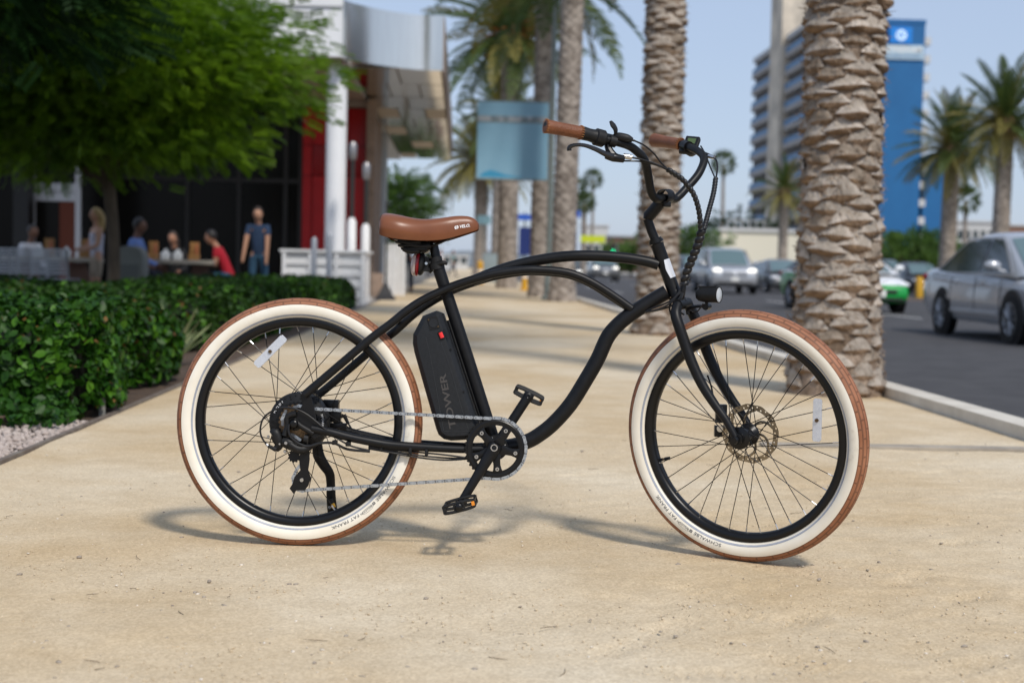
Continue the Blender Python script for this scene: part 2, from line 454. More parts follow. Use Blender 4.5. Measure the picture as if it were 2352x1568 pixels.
def hedge(label, x0, x1, y0, y1, h, n, size, m_, group=None, lumpy=.075, rc_=.42):
    t = thing('hedge', label, 'hedge', ((x0+x1)/2, (y0+y1)/2, 0), 0, group); cx, cy = (x0+x1)/2, (y0+y1)/2
    k = MB(); nx, ny = max(3, int((x1-x0)/.3)), max(3, int((y1-y0)/.3)); i_ = .16
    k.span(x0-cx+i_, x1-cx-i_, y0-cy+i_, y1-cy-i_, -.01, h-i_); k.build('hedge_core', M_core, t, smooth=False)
    A = np.array([(x1-x0)*(y1-y0), (y1-y0)*h*1.5, (x1-x0)*h*1.5, (x1-x0)*h*.4]); A = A/A.sum(); pos, nr = [], []
    for face, a in enumerate(A):
        kk = int(n*a); u, v = rng.random(kk), rng.random(kk); dep = np.abs(rng.standard_normal(kk))*.06-.03
        if face == 0: p = np.stack([x0+(x1-x0)*u, y0+(y1-y0)*v, h-dep], -1); nn = (0, 0, 1.)
        elif face == 1: p = np.stack([x1-dep, y0+(y1-y0)*u, .02+(h-.02)*v], -1); nn = (1., 0, .35)
        elif face == 2: p = np.stack([x0+(x1-x0)*u, y0+dep, .02+(h-.02)*v], -1); nn = (0, -1., .35)
        else: p = np.stack([x0+(x1-x0)*u, y1-dep, .02+(h-.02)*v], -1); nn = (0, 1., .35)
        pos.append(p); nr.append(np.tile(np.array(nn), (kk, 1)))
    pos, nr = np.concatenate(pos), np.concatenate(nr)
    # rounded shoulders and uneven growth
    ex = np.clip((pos[:, 2]-(h-.14))/.14, 0, 1)**2
    pos[:, 0] -= ex*.07*np.clip((pos[:, 0]-(x1-.15))/.15, 0, 1); pos[:, 1] += ex*.07*np.clip(((y0+.15)-pos[:, 1])/.15, 0, 1)
    # rounded plan corners on the path side
    for yc, sg in ((y0+rc_, -1), (y1-rc_, 1)):
        dx, dy = pos[:, 0]-(x1-rc_), (pos[:, 1]-yc)*sg; dd = np.hypot(dx, dy); mk = (dx > 0) & (dy > 0) & (dd > rc_)
        pos[mk, 0] = x1-rc_+dx[mk]*rc_/dd[mk]; pos[mk, 1] = yc+sg*dy[mk]*rc_/dd[mk]
    edge = np.minimum(np.minimum(x1-pos[:, 0], y1-pos[:, 1]), pos[:, 1]-y0); pos[:, 2] -= .07*np.exp(-np.clip(edge, 0, 9)/.16)*(pos[:, 2]/h)
    lump = np.array([mnoise.noise((p[0]*2.2, p[1]*2.2, p[2]*2.2)) for p in pos])
    lump += .8*np.array([mnoise.noise((p[0]*.9+7, p[1]*.9, p[2]*1.2)) for p in pos]); pos += nr*(lump*lumpy)[:, None]
    pos -= np.array([cx, cy, 0]); pos[:, 2] = np.maximum(pos[:, 2], .02)
    k_ = rng.random(len(pos)); a_ = k_ < .90; b2_ = (k_ >= .90) & (k_ < .975); c2_ = k_ >= .975
    leaves('foliage', pos[a_], nr[a_], size, m_, t); leaves('new_growth', pos[b2_]+nr[b2_]*.012, nr[b2_], size*1.05, M_hnew, t); leaves('dead_leaves', pos[c2_], nr[c2_], size*.8, M_hdead, t)
    return t
hedge('rounded glossy green bush beside the gravel bed', -4.4, -1.76, 6.85, 8.2, .53, 9500, .056, M_hedge, None, .10, .40)
hedge('rounded glossy bush between the gravel-bed bush and the agave', -4.4, -1.86, 8.3, 9.7, .48, 8500, .056, M_hedge, None, .10, .5)
hedge('broad low hedge between the agave and the long hedge', -8.5, -1.98, 12.1, 17.6, .46, 30000, .062, M_hedge2)
hedge('long narrow hedge ending beside the white counter', -4.3, -1.86, 18.1, 25.3, .47, 18000, .065, M_hedge2)
# low sprawl at the foot of the near hedge
t = thing('ground_cover', 'low leafy shoots at the foot of the near hedge', 'plant', (-2.0, 6.75, 0))
n = 420; pos = np.stack([rng.uniform(-.35, .22, n), rng.uniform(-.38, .12, n), np.abs(rng.standard_normal(n))*.05+.015], -1)
leaves('foliage', pos, np.tile([0, -.3, 1.], (n, 1)), .05, M_hedge, t)
ag = thing('agave', 'spiky pale agave in the gap between two hedges', 'plant', (-2.12, 10.55, 0))
for i in range(17):
    a = i*2.4; el = R(35+45*random.random()); L_ = random.uniform(.32, .52); d = Vector((math.cos(a)*math.cos(el), math.sin(a)*math.cos(el), math.sin(el))); s_ = Vector((-math.sin(a), math.cos(a), 0)); nn = s_.cross(d)
    k = MB(); pts = []
    for t_ in np.linspace(0, 1, 7):
        w = .034*(1-t_)**.6*(1.0 if t_ > .1 else .8)+.001; c = d*(L_*t_)+nn*(.05*t_*t_)
        pts += [c-s_*w-nn*.008*(1-t_), c+nn*-.0, c+s_*w-nn*.008*(1-t_)]
    k.add(pts, [(3*q+j, 3*q+j+1, 3*q+j+4, 3*q+j+3) for q in range(6) for j in range(2)])
    k.build('agave_leaf', M_agave, ag)
# gravel strip, board, marker
def gpos(i):
    while True:
        x = random.uniform(-2.7, XL-.035); y = random.uniform(4.6, 6.75)
        return x, y, -.004+.008*random.random()
M_gr = mat('pinkish gravel', (.36, .29, .25), .9, col2=(.52, .45, .40), scale=18, contrast=(.3, .7))
o = scatter('gravel', 5200, gpos, lambda i: .007+.012*random.random()**2, M_gr, .75); tag(o, 'loose pinkish grey gravel beside the path edging', 'gravel')
k = MB(); k.span(-4.5, -2.02, 6.52, 6.57, -.05, .045); tag(k.build('timber_board', M_wood, bevel=.004), 'weathered brown timber edging board behind the gravel', 'board')
k = MB(); q = G(237, 942); k.span(-1.775, -1.745, 7.05, 7.065, -.02, .13); tag(k.build('plant_marker', mat('grey marker plastic', (.24, .24, .22), .7), bevel=.004), 'small grey marker stake at the hedge corner', 'marker')

# ---- palms --------------------------------------------------------
M_boot = mat('grey palm leaf base', (.25, .215, .175), .95, col2=(.47, .41, .35), scale=9, detail=8, bump=1.0, bscale=34, stretch=(1, 1, .55))
M_fib = mat('frayed palm fibre', (.17, .11, .065), .95, col2=(.38, .29, .21), scale=12)
M_boot2 = mat('pale palm leaf base', (.31, .265, .215), .95, col2=(.57, .50, .43), scale=11, detail=8, bump=1.0, bscale=40, stretch=(1, 1, .5))
M_boot3 = mat('dull brown palm leaf base', (.19, .15, .11), .95, col2=(.38, .32, .26), scale=8, detail=8, bump=1.0, bscale=30, stretch=(1, 1, .6))
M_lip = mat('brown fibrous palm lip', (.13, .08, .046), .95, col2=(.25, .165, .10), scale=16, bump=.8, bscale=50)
M_trk = mat('palm trunk fibre', (.12, .08, .05), .95, col2=(.36, .28, .215), scale=7, detail=8, bump=1.0, bscale=26)
M_ptrk = mat('weathered far palm trunk', (.13, .105, .085), .95, col2=(.40, .35, .30), scale=6, detail=8, bump=1.0, bscale=14)
M_frond = leafmat('palm frond', (.045, .085, .02), (.11, .15, .035), 1.3, .5, .3)
M_frond2 = leafmat('yellowing palm frond', (.15, .14, .03), (.26, .22, .06), 1.3, .55, .3)
M_dead = mat('dry palm frond', (.22, .14, .07), .9, col2=(.32, .22, .12), scale=3)
M_date = mat('orange date stalk', (.48, .17, .03), .7, col2=(.32, .12, .03), scale=9)
def frond_mesh(L_, droop, width):
    V, F_ = [], []
    N = 44; P_ = []
    for i in range(N+1):
        t = i/N; P_.append(Vector((L_*(t-.12*t*t*droop), 0, L_*(.16*t-droop*.55*t*t))))
    for i in range(N):
        w = .028*(1-i/N)+.004; a, b = P_[i], P_[i+1]; o = len(V)
        V += [a+Vector((0, -w, 0)), a+Vector((0, w, 0)), b+Vector((0, w*.9, 0)), b+Vector((0, -w*.9, 0))]; F_.append((o, o+1, o+2, o+3))
    for i in range(4, N+1):
        t = i/N; a = P_[i]; tg = (P_[min(i+1, N)]-P_[max(i-1, 0)]).normalized()
        ll = width*(math.sin(math.pi*min(1, .18+t*.8))**.6)*(1 if t < .92 else .75)
        for s_ in (-1, 1):
            ang = R(38+16*random.random()); d = (tg*math.cos(ang)+Vector((0, s_*math.sin(ang), .30+.25*random.random()))).normalized(); d2 = (d+Vector((0, 0, -.35-.3*random.random()))).normalized()
            wv = tg.cross(d).normalized().cross(d).normalized()*.026; o = len(V)
            m_ = a+d*ll*.5; e_ = m_+d2*ll*.5
            V += [a-wv*.6, a+wv*.6, m_+wv, m_-wv, e_]; F_ += [(o, o+1, o+2, o+3), (o+3, o+2, o+4)]
    me = bpy.data.meshes.new('frond'); me.from_pydata([tuple(v) for v in V], [], F_); return me
FR = [frond_mesh(3.2, dr, .54) for dr in (.35, .6, .85, 1.1)]
for me in FR: me.materials.append(M_frond)
FRY = [m_.copy() for m_ in FR]
for me in FRY: me.materials[0] = M_frond2
FRD = FR[3].copy(); FRD.materials[0] = M_dead
def lens(th, z, n=7, h=.19):
    best = -1
    row = math.floor(z/(h/2))
    for r_ in (row-1, row, row+1):
        zc = (r_+.5)*h/2; ph = (th/(2*math.pi)*n+.5*(r_ % 2)) % 1.0
        u = (ph-.5)*2; v = (z-zc)/(h*.5)
        hh = max(0, 1-abs(u)**1.8)
        if hh > 0 and abs(v) < hh:
            t = (v/hh+1)/2; best = max(best, (1-t)**.7*min(1, t*7)*hh**.5)
    return best
def palm(label, x, y, r, H, detail_to=0, seed=1, group=None, lean=(0, 0), fronds=34, yellow=.25, flare=1.32, dates=False, amp=.055, scale=1.0, m_t=None):
    rs = random.Random(seed)
    t = thing('palm_tree', label, 'palm tree', (x, y, 0), 0, group)
    k = MB(); ns = 40 if detail_to or y < 60 else 20
    zs = [-.1]; z = 0
    fine = .028 if y < 40 else (.05 if y < 60 else .12)
    vis = .8+650*y/3267 if y < 70 else H
    while z < H:
        zs.append(z); z += fine if (z < vis+.5 and not detail_to) else (.05 if z < vis+.5 else .4)
    zs.append(H)
    V = []
    rad = lambda z: r*(1+(flare-1)*math.exp(-max(z, 0)/.35))*(1-.06*z/H)
    cen = lambda z: Vector((lean[0]*z, lean[1]*z, 0))
    for zz in zs:
        for j in range(ns):
            th = 2*math.pi*j/ns
            if detail_to: dd = .012*mnoise.noise((math.cos(th)*4, math.sin(th)*4, zz*9))
            else: dd = amp*(max(0, lens(th, max(zz, 0)+.3*seed))*1.1-.3)+.012*mnoise.noise((math.cos(th)*3, math.sin(th)*3, zz*6))
            rr = rad(zz)*(.94 if detail_to else 1)+dd
            V.append(cen(zz)+Vector((rr*math.cos(th), rr*math.sin(th), zz)))
    k.add(V, [(i*ns+j, i*ns+(j+1) % ns, (i+1)*ns+(j+1) % ns, (i+1)*ns+j) for i in range(len(zs)-1) for j in range(ns)])
    tr = raw('trunk', k.v, k.f, m_t or (M_trk if detail_to else M_ptrk), t, smooth=True)
    if detail_to:
        boots = []
        for q in range(9):
            bw, bh, pr = .25*rs.uniform(.8, 1.15), .128*rs.uniform(.8, 1.25), .046*rs.uniform(.7, 1.3)
            NU, NV = 14, 9; bv, bf, mi = [], [], []
            for i in range(NU+1):
                u = -1+2*i/NU; hh = max(.04, 1-abs(u)**1.9)
                for j in range(NV+1):
                    v = j/NV
                    if v < .25: out = pr*(v/.25)**.8*.9-.012
                    else: out = pr*.9*(1-(v-.25)/.75)**.75-.012
                    out *= (.45+.55*hh**.6)
                    xx = u*bw/2; zz = (v-.42)*bh*hh+.02*u*u*math.copysign(1, -1)
                    nz_ = (.018*mnoise.noise((xx*11+q*7, zz*13, q*3.1)))+.009*mnoise.noise((xx*38+q*7, zz*44, q*3.1))
                    bv.append((xx, out+nz_*(.4+hh)-xx*xx/(2*r)*.95, zz+.012*mnoise.noise((xx*9, q*5.0, 2))))
            for i in range(NU):
                for j in range(NV):
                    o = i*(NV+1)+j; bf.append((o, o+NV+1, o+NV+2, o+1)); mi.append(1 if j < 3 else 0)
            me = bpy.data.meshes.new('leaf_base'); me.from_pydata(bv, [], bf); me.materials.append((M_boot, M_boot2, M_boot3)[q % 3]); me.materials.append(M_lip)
            me.polygons.foreach_set('material_index', mi); me.polygons.foreach_set('use_smooth', [True]*len(bf)); boots.append(me)
        i = 0; zz = .02; dz = .0122 if detail_to < 3 else .0150
        while zz < detail_to:
            a = i*2.39996+rs.uniform(-.10, .10); rr = rad(zz)*(.96+rs.uniform(-.025, .02))
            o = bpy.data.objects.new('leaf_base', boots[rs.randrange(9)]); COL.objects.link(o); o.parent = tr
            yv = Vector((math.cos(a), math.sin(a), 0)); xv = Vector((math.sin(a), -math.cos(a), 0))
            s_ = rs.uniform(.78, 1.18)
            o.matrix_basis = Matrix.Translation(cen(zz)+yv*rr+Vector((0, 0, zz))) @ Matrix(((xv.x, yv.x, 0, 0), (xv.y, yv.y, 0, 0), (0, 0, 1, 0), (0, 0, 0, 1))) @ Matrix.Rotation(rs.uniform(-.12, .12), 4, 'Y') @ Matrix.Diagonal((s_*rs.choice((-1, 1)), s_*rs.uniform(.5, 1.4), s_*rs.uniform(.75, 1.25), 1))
            i += 1; zz += dz*rs.uniform(.8, 1.2)
    if detail_to:
        V, F_ = [], []
        for i in range(2600):
            a = rs.uniform(0, 6.283); zz = rs.uniform(0, detail_to); yv = Vector((math.cos(a), math.sin(a), 0)); xv = Vector((-math.sin(a), math.cos(a), 0))
            p0 = cen(zz)+yv*(rad(zz)*.98+rs.uniform(0, .022))+Vector((0, 0, zz)); L_ = rs.uniform(.02, .075); d = (xv*rs.choice((-1, 1))*rs.uniform(.2, 1)+Vector((0, 0, rs.uniform(-1, .7)))+yv*rs.uniform(.0, .5)).normalized(); w = d.cross(yv).normalized()*rs.uniform(.0015, .004)
            o = len(V); V += [p0-w, p0+w, p0+d*L_*.6+yv*.006+w*.6, p0+d*L_+yv*rs.uniform(-.01, .02)]; F_.append((o, o+1, o+2, o+3))
        fo = raw('frayed_fibre', V, F_, M_fib, t); fo['kind'] = 'stuff'
    top = cen(H)+Vector((0, 0, H))
    if fronds:
        k = MB(); k.ball(top+Vector((0, 0, -.15)), (r*1.5, r*1.5, .7), 16, 10); k.build('crown_heart', M_dead if yellow > .3 else M_ptrk, t)
    for i in range(fronds):
        f_ = i/max(1, fronds-1); a = i*2.39996+seed; el = R(78-112*f_**.9+rs.uniform(-6, 6))
        me = FR[min(3, int(f_*3.2))] if rs.random() > yellow*(.4+f_) else FRY[min(3, int(f_*3.2))]
        o = bpy.data.objects.new('frond', me); COL.objects.link(o); o.parent = t
        s_ = scale*rs.uniform(.85, 1.12)
        o.matrix_basis = Matrix.Translation(top+Vector((0, 0, .1-.25*f_))) @ Matrix.Rotation(a, 4, 'Z') @ Matrix.Rotation(-el, 4, 'Y') @ Matrix.Rotation(rs.uniform(-.4, .4), 4, 'X') @ Matrix.Diagonal((s_, s_, s_, 1))
    if dates:
        k = MB()
        for i in range(90):
            a = rs.uniform(0, 6.28); el = rs.uniform(-.7, .5); L_ = rs.uniform(.5, 1.1); d = Vector((math.cos(a)*math.cos(el), math.sin(a)*math.cos(el), math.sin(el)))
            p0 = top+Vector((0, 0, .1))+d*.2; k.tube([p0, p0+d*L_*.6+Vector((0, 0, .1)), p0+d*L_], [.02, .03, .05], 5, 2)
        o = k.build('fruit_stalks', M_date, t); o['kind'] = 'stuff'
    return t
GP = 'date palms along the kerb'
palm('thick date palm trunk with big lens-shaped leaf scars at the kerb beside the front wheel', 2.425, 9.1, .252, 8.6, 2.85, 3, GP, (-.004, 0), 34)
palm('rough date palm trunk rising behind the handlebar at the kerb', 2.33, 16.9, .240, 9.0, 4.35, 5, GP, (.004, 0), 34)
palm('straight date palm trunk standing just right of the teal banner', 2.29, 32.4, .255, 9.4, 0, 2, GP, (.012, 0), 36, amp=.055)
palm('slim dark date palm trunk right behind the teal banner panel', 1.98, 36.6, .225, 8.1, 0, 9, GP, (.0, 0), 34, amp=.05)
palm('date palm with full green crown and orange fruit stalks above the banner', 1.58, 50, .33, 8.7, 0, 7, GP, (.0, 0), 84, dates=True, flare=1.15, amp=.06)
palm('grey palm trunk behind the utility cabinet', 2.0, 78, .42, 9.0, 0, 4, GP, (.0, 0), 60, .6)
palm('yellow-olive date palm hanging beside the canopy end', 1.35, 108, .5, 8.6, 0, 8, GP, (.0, 0), 84, .95, scale=1.45)
GQ = 'date palms across the road'
palm('date palm with spreading olive crown in front of the blue wing across the road', W(2178, 500, 74).x, 74, .42, 7.3, 0, 21, GQ, (.012, 0), 72, .6, amp=.03)
palm('taller date palm across the road above the silver sedan', W(2298, 500, 66).x, 66, .40, 7.8, 0, 22, GQ, (.012, 0), 72, .4, amp=.03)
palm('small olive palm in front of the balcony hotel', W(1800, 500, 120).x, 120, .4, 7.5, 0, 23, GQ, (0, 0), 40, .6)
def fan_palm(label, px, Yd, ztop, s, group='tall thin fan palms on the skyline'):
    x = W(px, 600, Yd).x; t = thing('fan_palm', label, 'palm tree', (x, Yd, 0), 0, group)
    k = MB(); k.tube([(0, 0, -.1), (.1, 0, ztop*.5), (0, 0, ztop)], [.28*s, .2*s, .18*s], 8, 4); k.build('trunk', M_ptrk, t)
    rs = random.Random(px); V, F_ = [], []
    for i in range(38):
        a = i*2.4; el = R(80-130*i/38); d = Vector((math.cos(a)*math.cos(el), math.sin(a)*math.cos(el), math.sin(el))); c = Vector((0, 0, ztop))+d*.7*s
        u = d.orthogonal().normalized(); v = d.cross(u)
        for j in range(9):
            b_ = (j-4)*.28; dd = (d*math.cos(b_)+u*math.sin(b_)+Vector((0, 0, -.25))).normalized(); w = v*.05*s; o = len(V)
            V += [c, c+dd*.6*s+w, c+dd*1.05*s, c+dd*.6*s-w]; F_.append((o, o+1, o+2, o+3))
    raw('crown', V, F_, M_frond, t)
for i, (px, Yd, py, lab) in enumerate(((1318, 190, 432, 'fan palm at the street end almost touching the straight palm trunk'), (1340, 175, 465, 'shortest fan palm at the street end, above the yellow sign'), (1357, 190, 412, 'tallest fan palm at the street end'), (1335, 230, 470, 'fan palm crown tucked behind the shortest fan palm'))):
    fan_palm(lab, px, Yd, W(px, py, Yd).z, 1.0)
fan_palm('lone thin fan palm seen past the far grip', 1655, 210, W(1655, 375, 210).z, 1.35, None)
fan_palm('small fan palm beyond the blue wing', 2212, 170, W(2212, 460, 170).z, 1.3, None)

# ---- broadleaf trees ---------------------------------------------
SPR_V, SPR_F = [], []
for i in range(8):
    t_ = i/8+.08
    for s_ in (-1, 1):
        o = len(SPR_V); bx, bz = t_, -.18*t_*t_
        SPR_V += [(bx, 0, bz), (bx+.085, s_*.10, bz+.02), (bx+.10, s_*.25, bz-.03), (bx-.035, s_*.15, bz)]; SPR_F.append((o, o+1, o+2, o+3))
SPR_V, SPR_F = np.array(SPR_V), np.array(SPR_F)
def sprays(name, pos, d, size, m_, parent):
    n = len(pos); z = d/np.linalg.norm(d, axis=1, keepdims=True)
    M = look_np(z, rng.uniform(0, 6.28, n)); Mx = np.stack([M[:, :, 2], M[:, :, 0], M[:, :, 1]], -1)
    # keep the leaf face mostly upward
    up = Mx[:, 2, 2] < 0; Mx[up, :, 1] *= -1; Mx[up, :, 2] *= -1
    v = np.einsum('nij,kj->nki', Mx, SPR_V)*(size*rng.uniform(.6, 1.3, n))[:, None, None]+pos[:, None, :]
    f = (SPR_F[None]+(np.arange(n)*len(SPR_V))[:, None, None]).reshape(-1, 4)
    o = raw_np(name, v.reshape(-1, 3), f, m_, parent); o['kind'] = 'stuff'; return o
def tree(label, loc, trunk_h, crad, cz, ncl, nsp, size, m_, seed, group=None, trunk_r=.09, name='tree', bend=0, thin=1.0):
    global rng
    rng = np.random.default_rng(seed); rs = random.Random(seed)
    t = thing(name, label, 'tree', loc, 0, group)
    C = Vector((bend, 0, cz)); cl = []
    for i in range(ncl):
        while True:
            p_ = Vector((rs.uniform(-1, 1), rs.uniform(-1, 1), rs.uniform(-1, 1)))
            if .35 < p_.length < 1: break
        cl.append(Vector((C.x+p_.x*crad[0], C.y+p_.y*crad[1], C.z+p_.z*crad[2])))
    k = MB(); fork = Vector((bend*.15, 0, trunk_h)); k.tube([(0, 0, -.1), (.02, 0, trunk_h*.5), fork], [trunk_r*1.15, trunk_r, trunk_r*.95], 10, 4)
    for c in cl[::max(1, ncl//14)]:
        k.tube([fork-Vector((0, 0, .1)), fork.lerp(c, .45)+Vector((0, 0, .25)), c], [trunk_r*.6, trunk_r*.33, .012], 7, 4)
    k.build('trunk', M_bark, t)
    pos, dr = [], []
    for c in cl:
        out = (c-C); out = np.array([out.x/crad[0], out.y/crad[1], out.z/crad[2]]); n = int(nsp*rs.uniform(.5, 1.4)); sp = rs.uniform(.20, .34)*min(crad)*thin
        p_ = np.clip(rng.standard_normal((n, 3)), -1.7, 1.7)*np.array([sp*1.5, sp*1.5, sp*.55]); pos.append(np.array(c)+p_)
        dr.append(p_/sp*np.array([.5, .5, .3])+out*np.array([.9, .9, .35])+np.array([0, 0, -.12])+.4*rng.standard_normal((n, 3))*np.array([1, 1, .6]))
    sprays('crown', np.concatenate(pos), np.concatenate(dr), size, m_, t)
    return t
tree('feathery bright green tree with leaning trunk behind the hedges', (W(258, 620, 19.6).x, 19.6, 0), 1.75, (2.5, 1.8, 1.45), 3.42, 135, 150, .19, M_tipu, 5, trunk_r=.085, bend=-.35)
tree('dark dense tree overhanging the left of the patio', (-6.3, 14.2, 0), 2.3, (2.6, 1.8, 1.55), 4.4, 80, 70, .30, M_dark, 6, trunk_r=.12, bend=1.0)
tree('bright green street tree beyond the canopy columns', (W(925, 500, 80).x, 80, 0), 2.0, (1.6, 2.0, 2.2), 3.6, 50, 40, .5, M_fargr, 8, trunk_r=.12)
for i, (px, Yd, w_, h_, lab) in enumerate(((1450, 170, 3.2, 4.0, 'yellow-green tree at the street end'), (1590, 150, 3.6, 4.6, 'green tree between the second palm and the low building'), (1690, 200, 5.5, 8.5, 'tall dark tree beside the balcony hotel'), (2085, 95, 3.6, 3.0, 'olive shrubs at the foot of the blue tower'), (2140, 100, 3.0, 2.6, 'rounded shrub below the blue wing'), (2290, 130, 3.0, 2.2, 'low trees behind the silver sedan'), (5, 40, 2.2, 1.6, 'green shrub beyond the patio doorway'))):
    tree(lab, (W(px, 600, Yd).x, Yd, 0), h_*.35, (w_, w_*.7, h_*.5), h_*.62, 34, 36, .16*w_+.2, M_dark if 'dark' in lab else M_fargr, 30+i, trunk_r=.15)

# ================================================================= the restaurant
M_wpaint = mat('white painted metal', (.76, .77, .78), .45, col2=(.70, .72, .74), scale=1.2)
M_stain = mat('polished stainless steel', (.86, .82, .76), .2, 1.0, col2=(.80, .76, .70), scale=2, stretch=(8, 8, .3))
M_mirror = mat('reflective soffit panel', (.86, .80, .72), .10, 1.0, col2=(.76, .70, .62), scale=.8)
M_soff = mat('tan soffit board', (.32, .25, .20), .7, col2=(.26, .20, .16), scale=3)
M_soff2 = mat('pale tan soffit panel', (.62, .52, .40), .5)
M_redw = mat('red wall panel', (.50, .005, .008), .45, col2=(.42, .004, .006), scale=2)
M_redg = mat('red glass', (.30, .003, .005), .2)
M_dglass = mat('dark storefront glass', (.010, .009, .008), .18, spec=.12)
M_dmet = mat('dark bronze mullion', (.02, .018, .016), .5)
M_stone = mat('brown stone pilaster', (.33, .24, .18), .85, col2=(.22, .16, .12), scale=6, bump=.5, bscale=12)
M_greyc = mat('grey painted column', (.42, .45, .47), .6)
M_alu = mat('brushed aluminium frame', (.50, .51, .53), .4, .3)
M_oran = mat('orange interior panel', (.14, .028, .008), .6)
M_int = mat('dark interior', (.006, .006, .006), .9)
rb = thing('restaurant', 'glass-fronted restaurant with white roof edge and curved steel canopy', 'building', (-8, 37, 0))
ofs = Vector((-8, 37, 0))
def part(name, m_, bx=None, bevel=0, mb=None, parent=rb, o_=ofs, smooth=False):
    k = mb or MB()
    if bx: k.span(*bx)
    k.v = [(a-o_.x, b-o_.y, c-o_.z) for a, b, c in k.v]
    return k.build(name, m_, parent, smooth=smooth, bevel=bevel)
ZS, ZT = 4.98, 6.15
XW = W(690, 400, 37).x; XE = W(842, 400, 37).x
part('roof', M_wpaint, (-16, -2.53, 29.52, 58, ZS, ZT))
part('roof_trim', M_wpaint, (-16.02, -2.54, 29.46, 29.515, ZT-.16, ZT+.03))
part('soffit', M_soff, (-15.9, -2.56, 29.6, 38, ZS-.06, ZS-.004))
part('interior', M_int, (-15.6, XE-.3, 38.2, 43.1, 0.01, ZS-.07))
# storefront panes and mullions
xs_ = [-15.4, -13.6, W(180, 500, 37).x, W(262, 500, 37).x, W(430, 500, 37).x, W(548, 500, 37).x, W(655, 500, 37).x, XW]
zb = [.05, W(500, 412, 37).z, ZS-.08]
for a, b in zip(xs_[:-1], xs_[1:]):
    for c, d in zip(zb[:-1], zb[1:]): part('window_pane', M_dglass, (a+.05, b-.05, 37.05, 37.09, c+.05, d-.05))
for a in xs_: part('mullion', M_dmet, (a-.05, a+.05, 36.98, 37.16, .0, ZS-.08))
for d in zb[1:-1]: part('transom', M_dmet, (-15.4, XW-.06, 37.0, 37.14, d-.05, d+.05))
# red bay
zr = [.02, W(770, 405, 36.9).z, W(770, 335, 36.9).z, W(770, 248, 36.9).z]
xr = [XW+.06, W(718, 400, 37).x, W(800, 400, 37).x, XE]
for i in range(3):
    for j in range(3):
        part('wall_panel', M_redg if (j == 1 and i > 0) or (i == 2 and j == 2) else M_redw, (xr[i]+.012, xr[i+1]-.012, 36.86, 36.96, zr[j]+.012, zr[j+1]-.012))
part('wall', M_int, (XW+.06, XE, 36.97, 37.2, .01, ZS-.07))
part('fascia_band', M_soff, (XW+.05, XE, 36.8, 36.98, zr[3]+.02, ZS-.065))
part('pilaster', M_stone, (XE+.01, XE+.23, 36.6, 37.3, .0, ZS-.065), .01)
part('side_wall', M_stone, (XE-.2, XE+.02, 37.32, 43.2, .0, ZS-.065))
# round column
k = MB(); cxx = W(772, 350, 30.2).x
k.lathe([(.215, 0), (.215, ZS-.07)], (cxx, 30.2, 0), (0, 0, 1), 40); part('column', M_wpaint, mb=k, smooth=True)
k = MB(); k.lathe([(.215, ZS-.1), (.26, ZS-.1), (.26, ZS-.062)], (cxx, 30.2, 0), (0, 0, 1), 40); part('column_capital', M_soff, mb=k, smooth=True)
k = MB(); cx2 = W(873, 500, 46).x; k.lathe([(.21, 0), (.21, ZS-.01)], (cx2, 46, 0), (0, 0, 1), 32); part('column', M_greyc, mb=k, smooth=True)
# curved steel fascia: plan curve extruded
plan = [(-2.525, 29.50), (-2.46, 29.66), (-2.28, 29.95), (-2.02, 30.28), (-1.70, 30.60), (-1.35, 30.86), (-1.02, 31.02), (-.75, 31.06), (-.50, 31.03)]
Q, _p = crom([Vector((a, b, 0)) for a, b in plan], 6)
k = MB(); k.add([(p_.x, p_.y, ZS-.02) for p_ in Q]+[(p_.x, p_.y, ZT-.02) for p_ in Q], [(i, i+1, len(Q)+i+1, len(Q)+i) for i in range(len(Q)-1)]); part('curved_fascia', M_stain, mb=k, smooth=True)
part('canopy_roof', M_wpaint, (-2.5, -.50, 31.1, 56, ZT-.2, ZT-.03))
part('canopy_edge', M_soff, (-.52, -.47, 31.05, 56, ZS-.05, ZT-.05))
rs = random.Random(4); yy = 31.12; r_ = 0
while yy < 55.5:
    hh = 2.6
    xs2 = [-2.49, -1.85, -1.1, -.53] if r_ % 2 else [-2.49, -1.5, -.53]
    for a, b in zip(xs2[:-1], xs2[1:]):
        k = MB(); tz = rs.uniform(-.01, .01); k.span(a+.02, b-.02, yy+.02, yy+hh-.03, ZS+.0, ZS+.03)
        k.v = [(x, y, z+(x-a)*tz+(y-yy)*rs.choice((.0, .0))) for x, y, z in k.v]; part('soffit_panel', rs.choice((M_mirror, M_mirror, M_mirror, M_soff2)), mb=k)
    yy += hh; r_ += 1
part('soffit_backing', M_soff, (-2.49, -.53, 31.12, 56, ZS+.08, ZS+.12))
# doorway in brushed frame
dw = thing('doorway', 'silver framed doorway with orange panel inside', 'doorway', (W(128, 500, 34).x, 34, 0)); do = Vector((W(128, 500, 34).x, 34, 0))
xa, xb = W(76, 500, 34).x, W(180, 500, 34).x; zl0, zl1 = W(128, 462, 34).z, W(128, 421, 34).z
for a in (xa, xb): part('door_post', M_alu, (a-.06, a+.06, 33.94, 34.06, 0, 4.2), parent=dw, o_=do)
part('lintel', M_alu, (xa+.065, xb-.065, 33.93, 34.07, zl0, (zl0+zl1)/2-.01), parent=dw, o_=do)
part('lintel', M_alu, (xa+.065, xb-.065, 33.95, 34.05, (zl0+zl1)/2+.01, zl1), parent=dw, o_=do)
part('door_pane', M_dglass, (xa+.065, xb-.45, 34.0, 34.03, .05, zl0-.01), parent=dw, o_=do)
part('door_panel', M_oran, (xb-.44, xb-.065, 34.0, 34.03, .05, zl0-.01), parent=dw, o_=do)
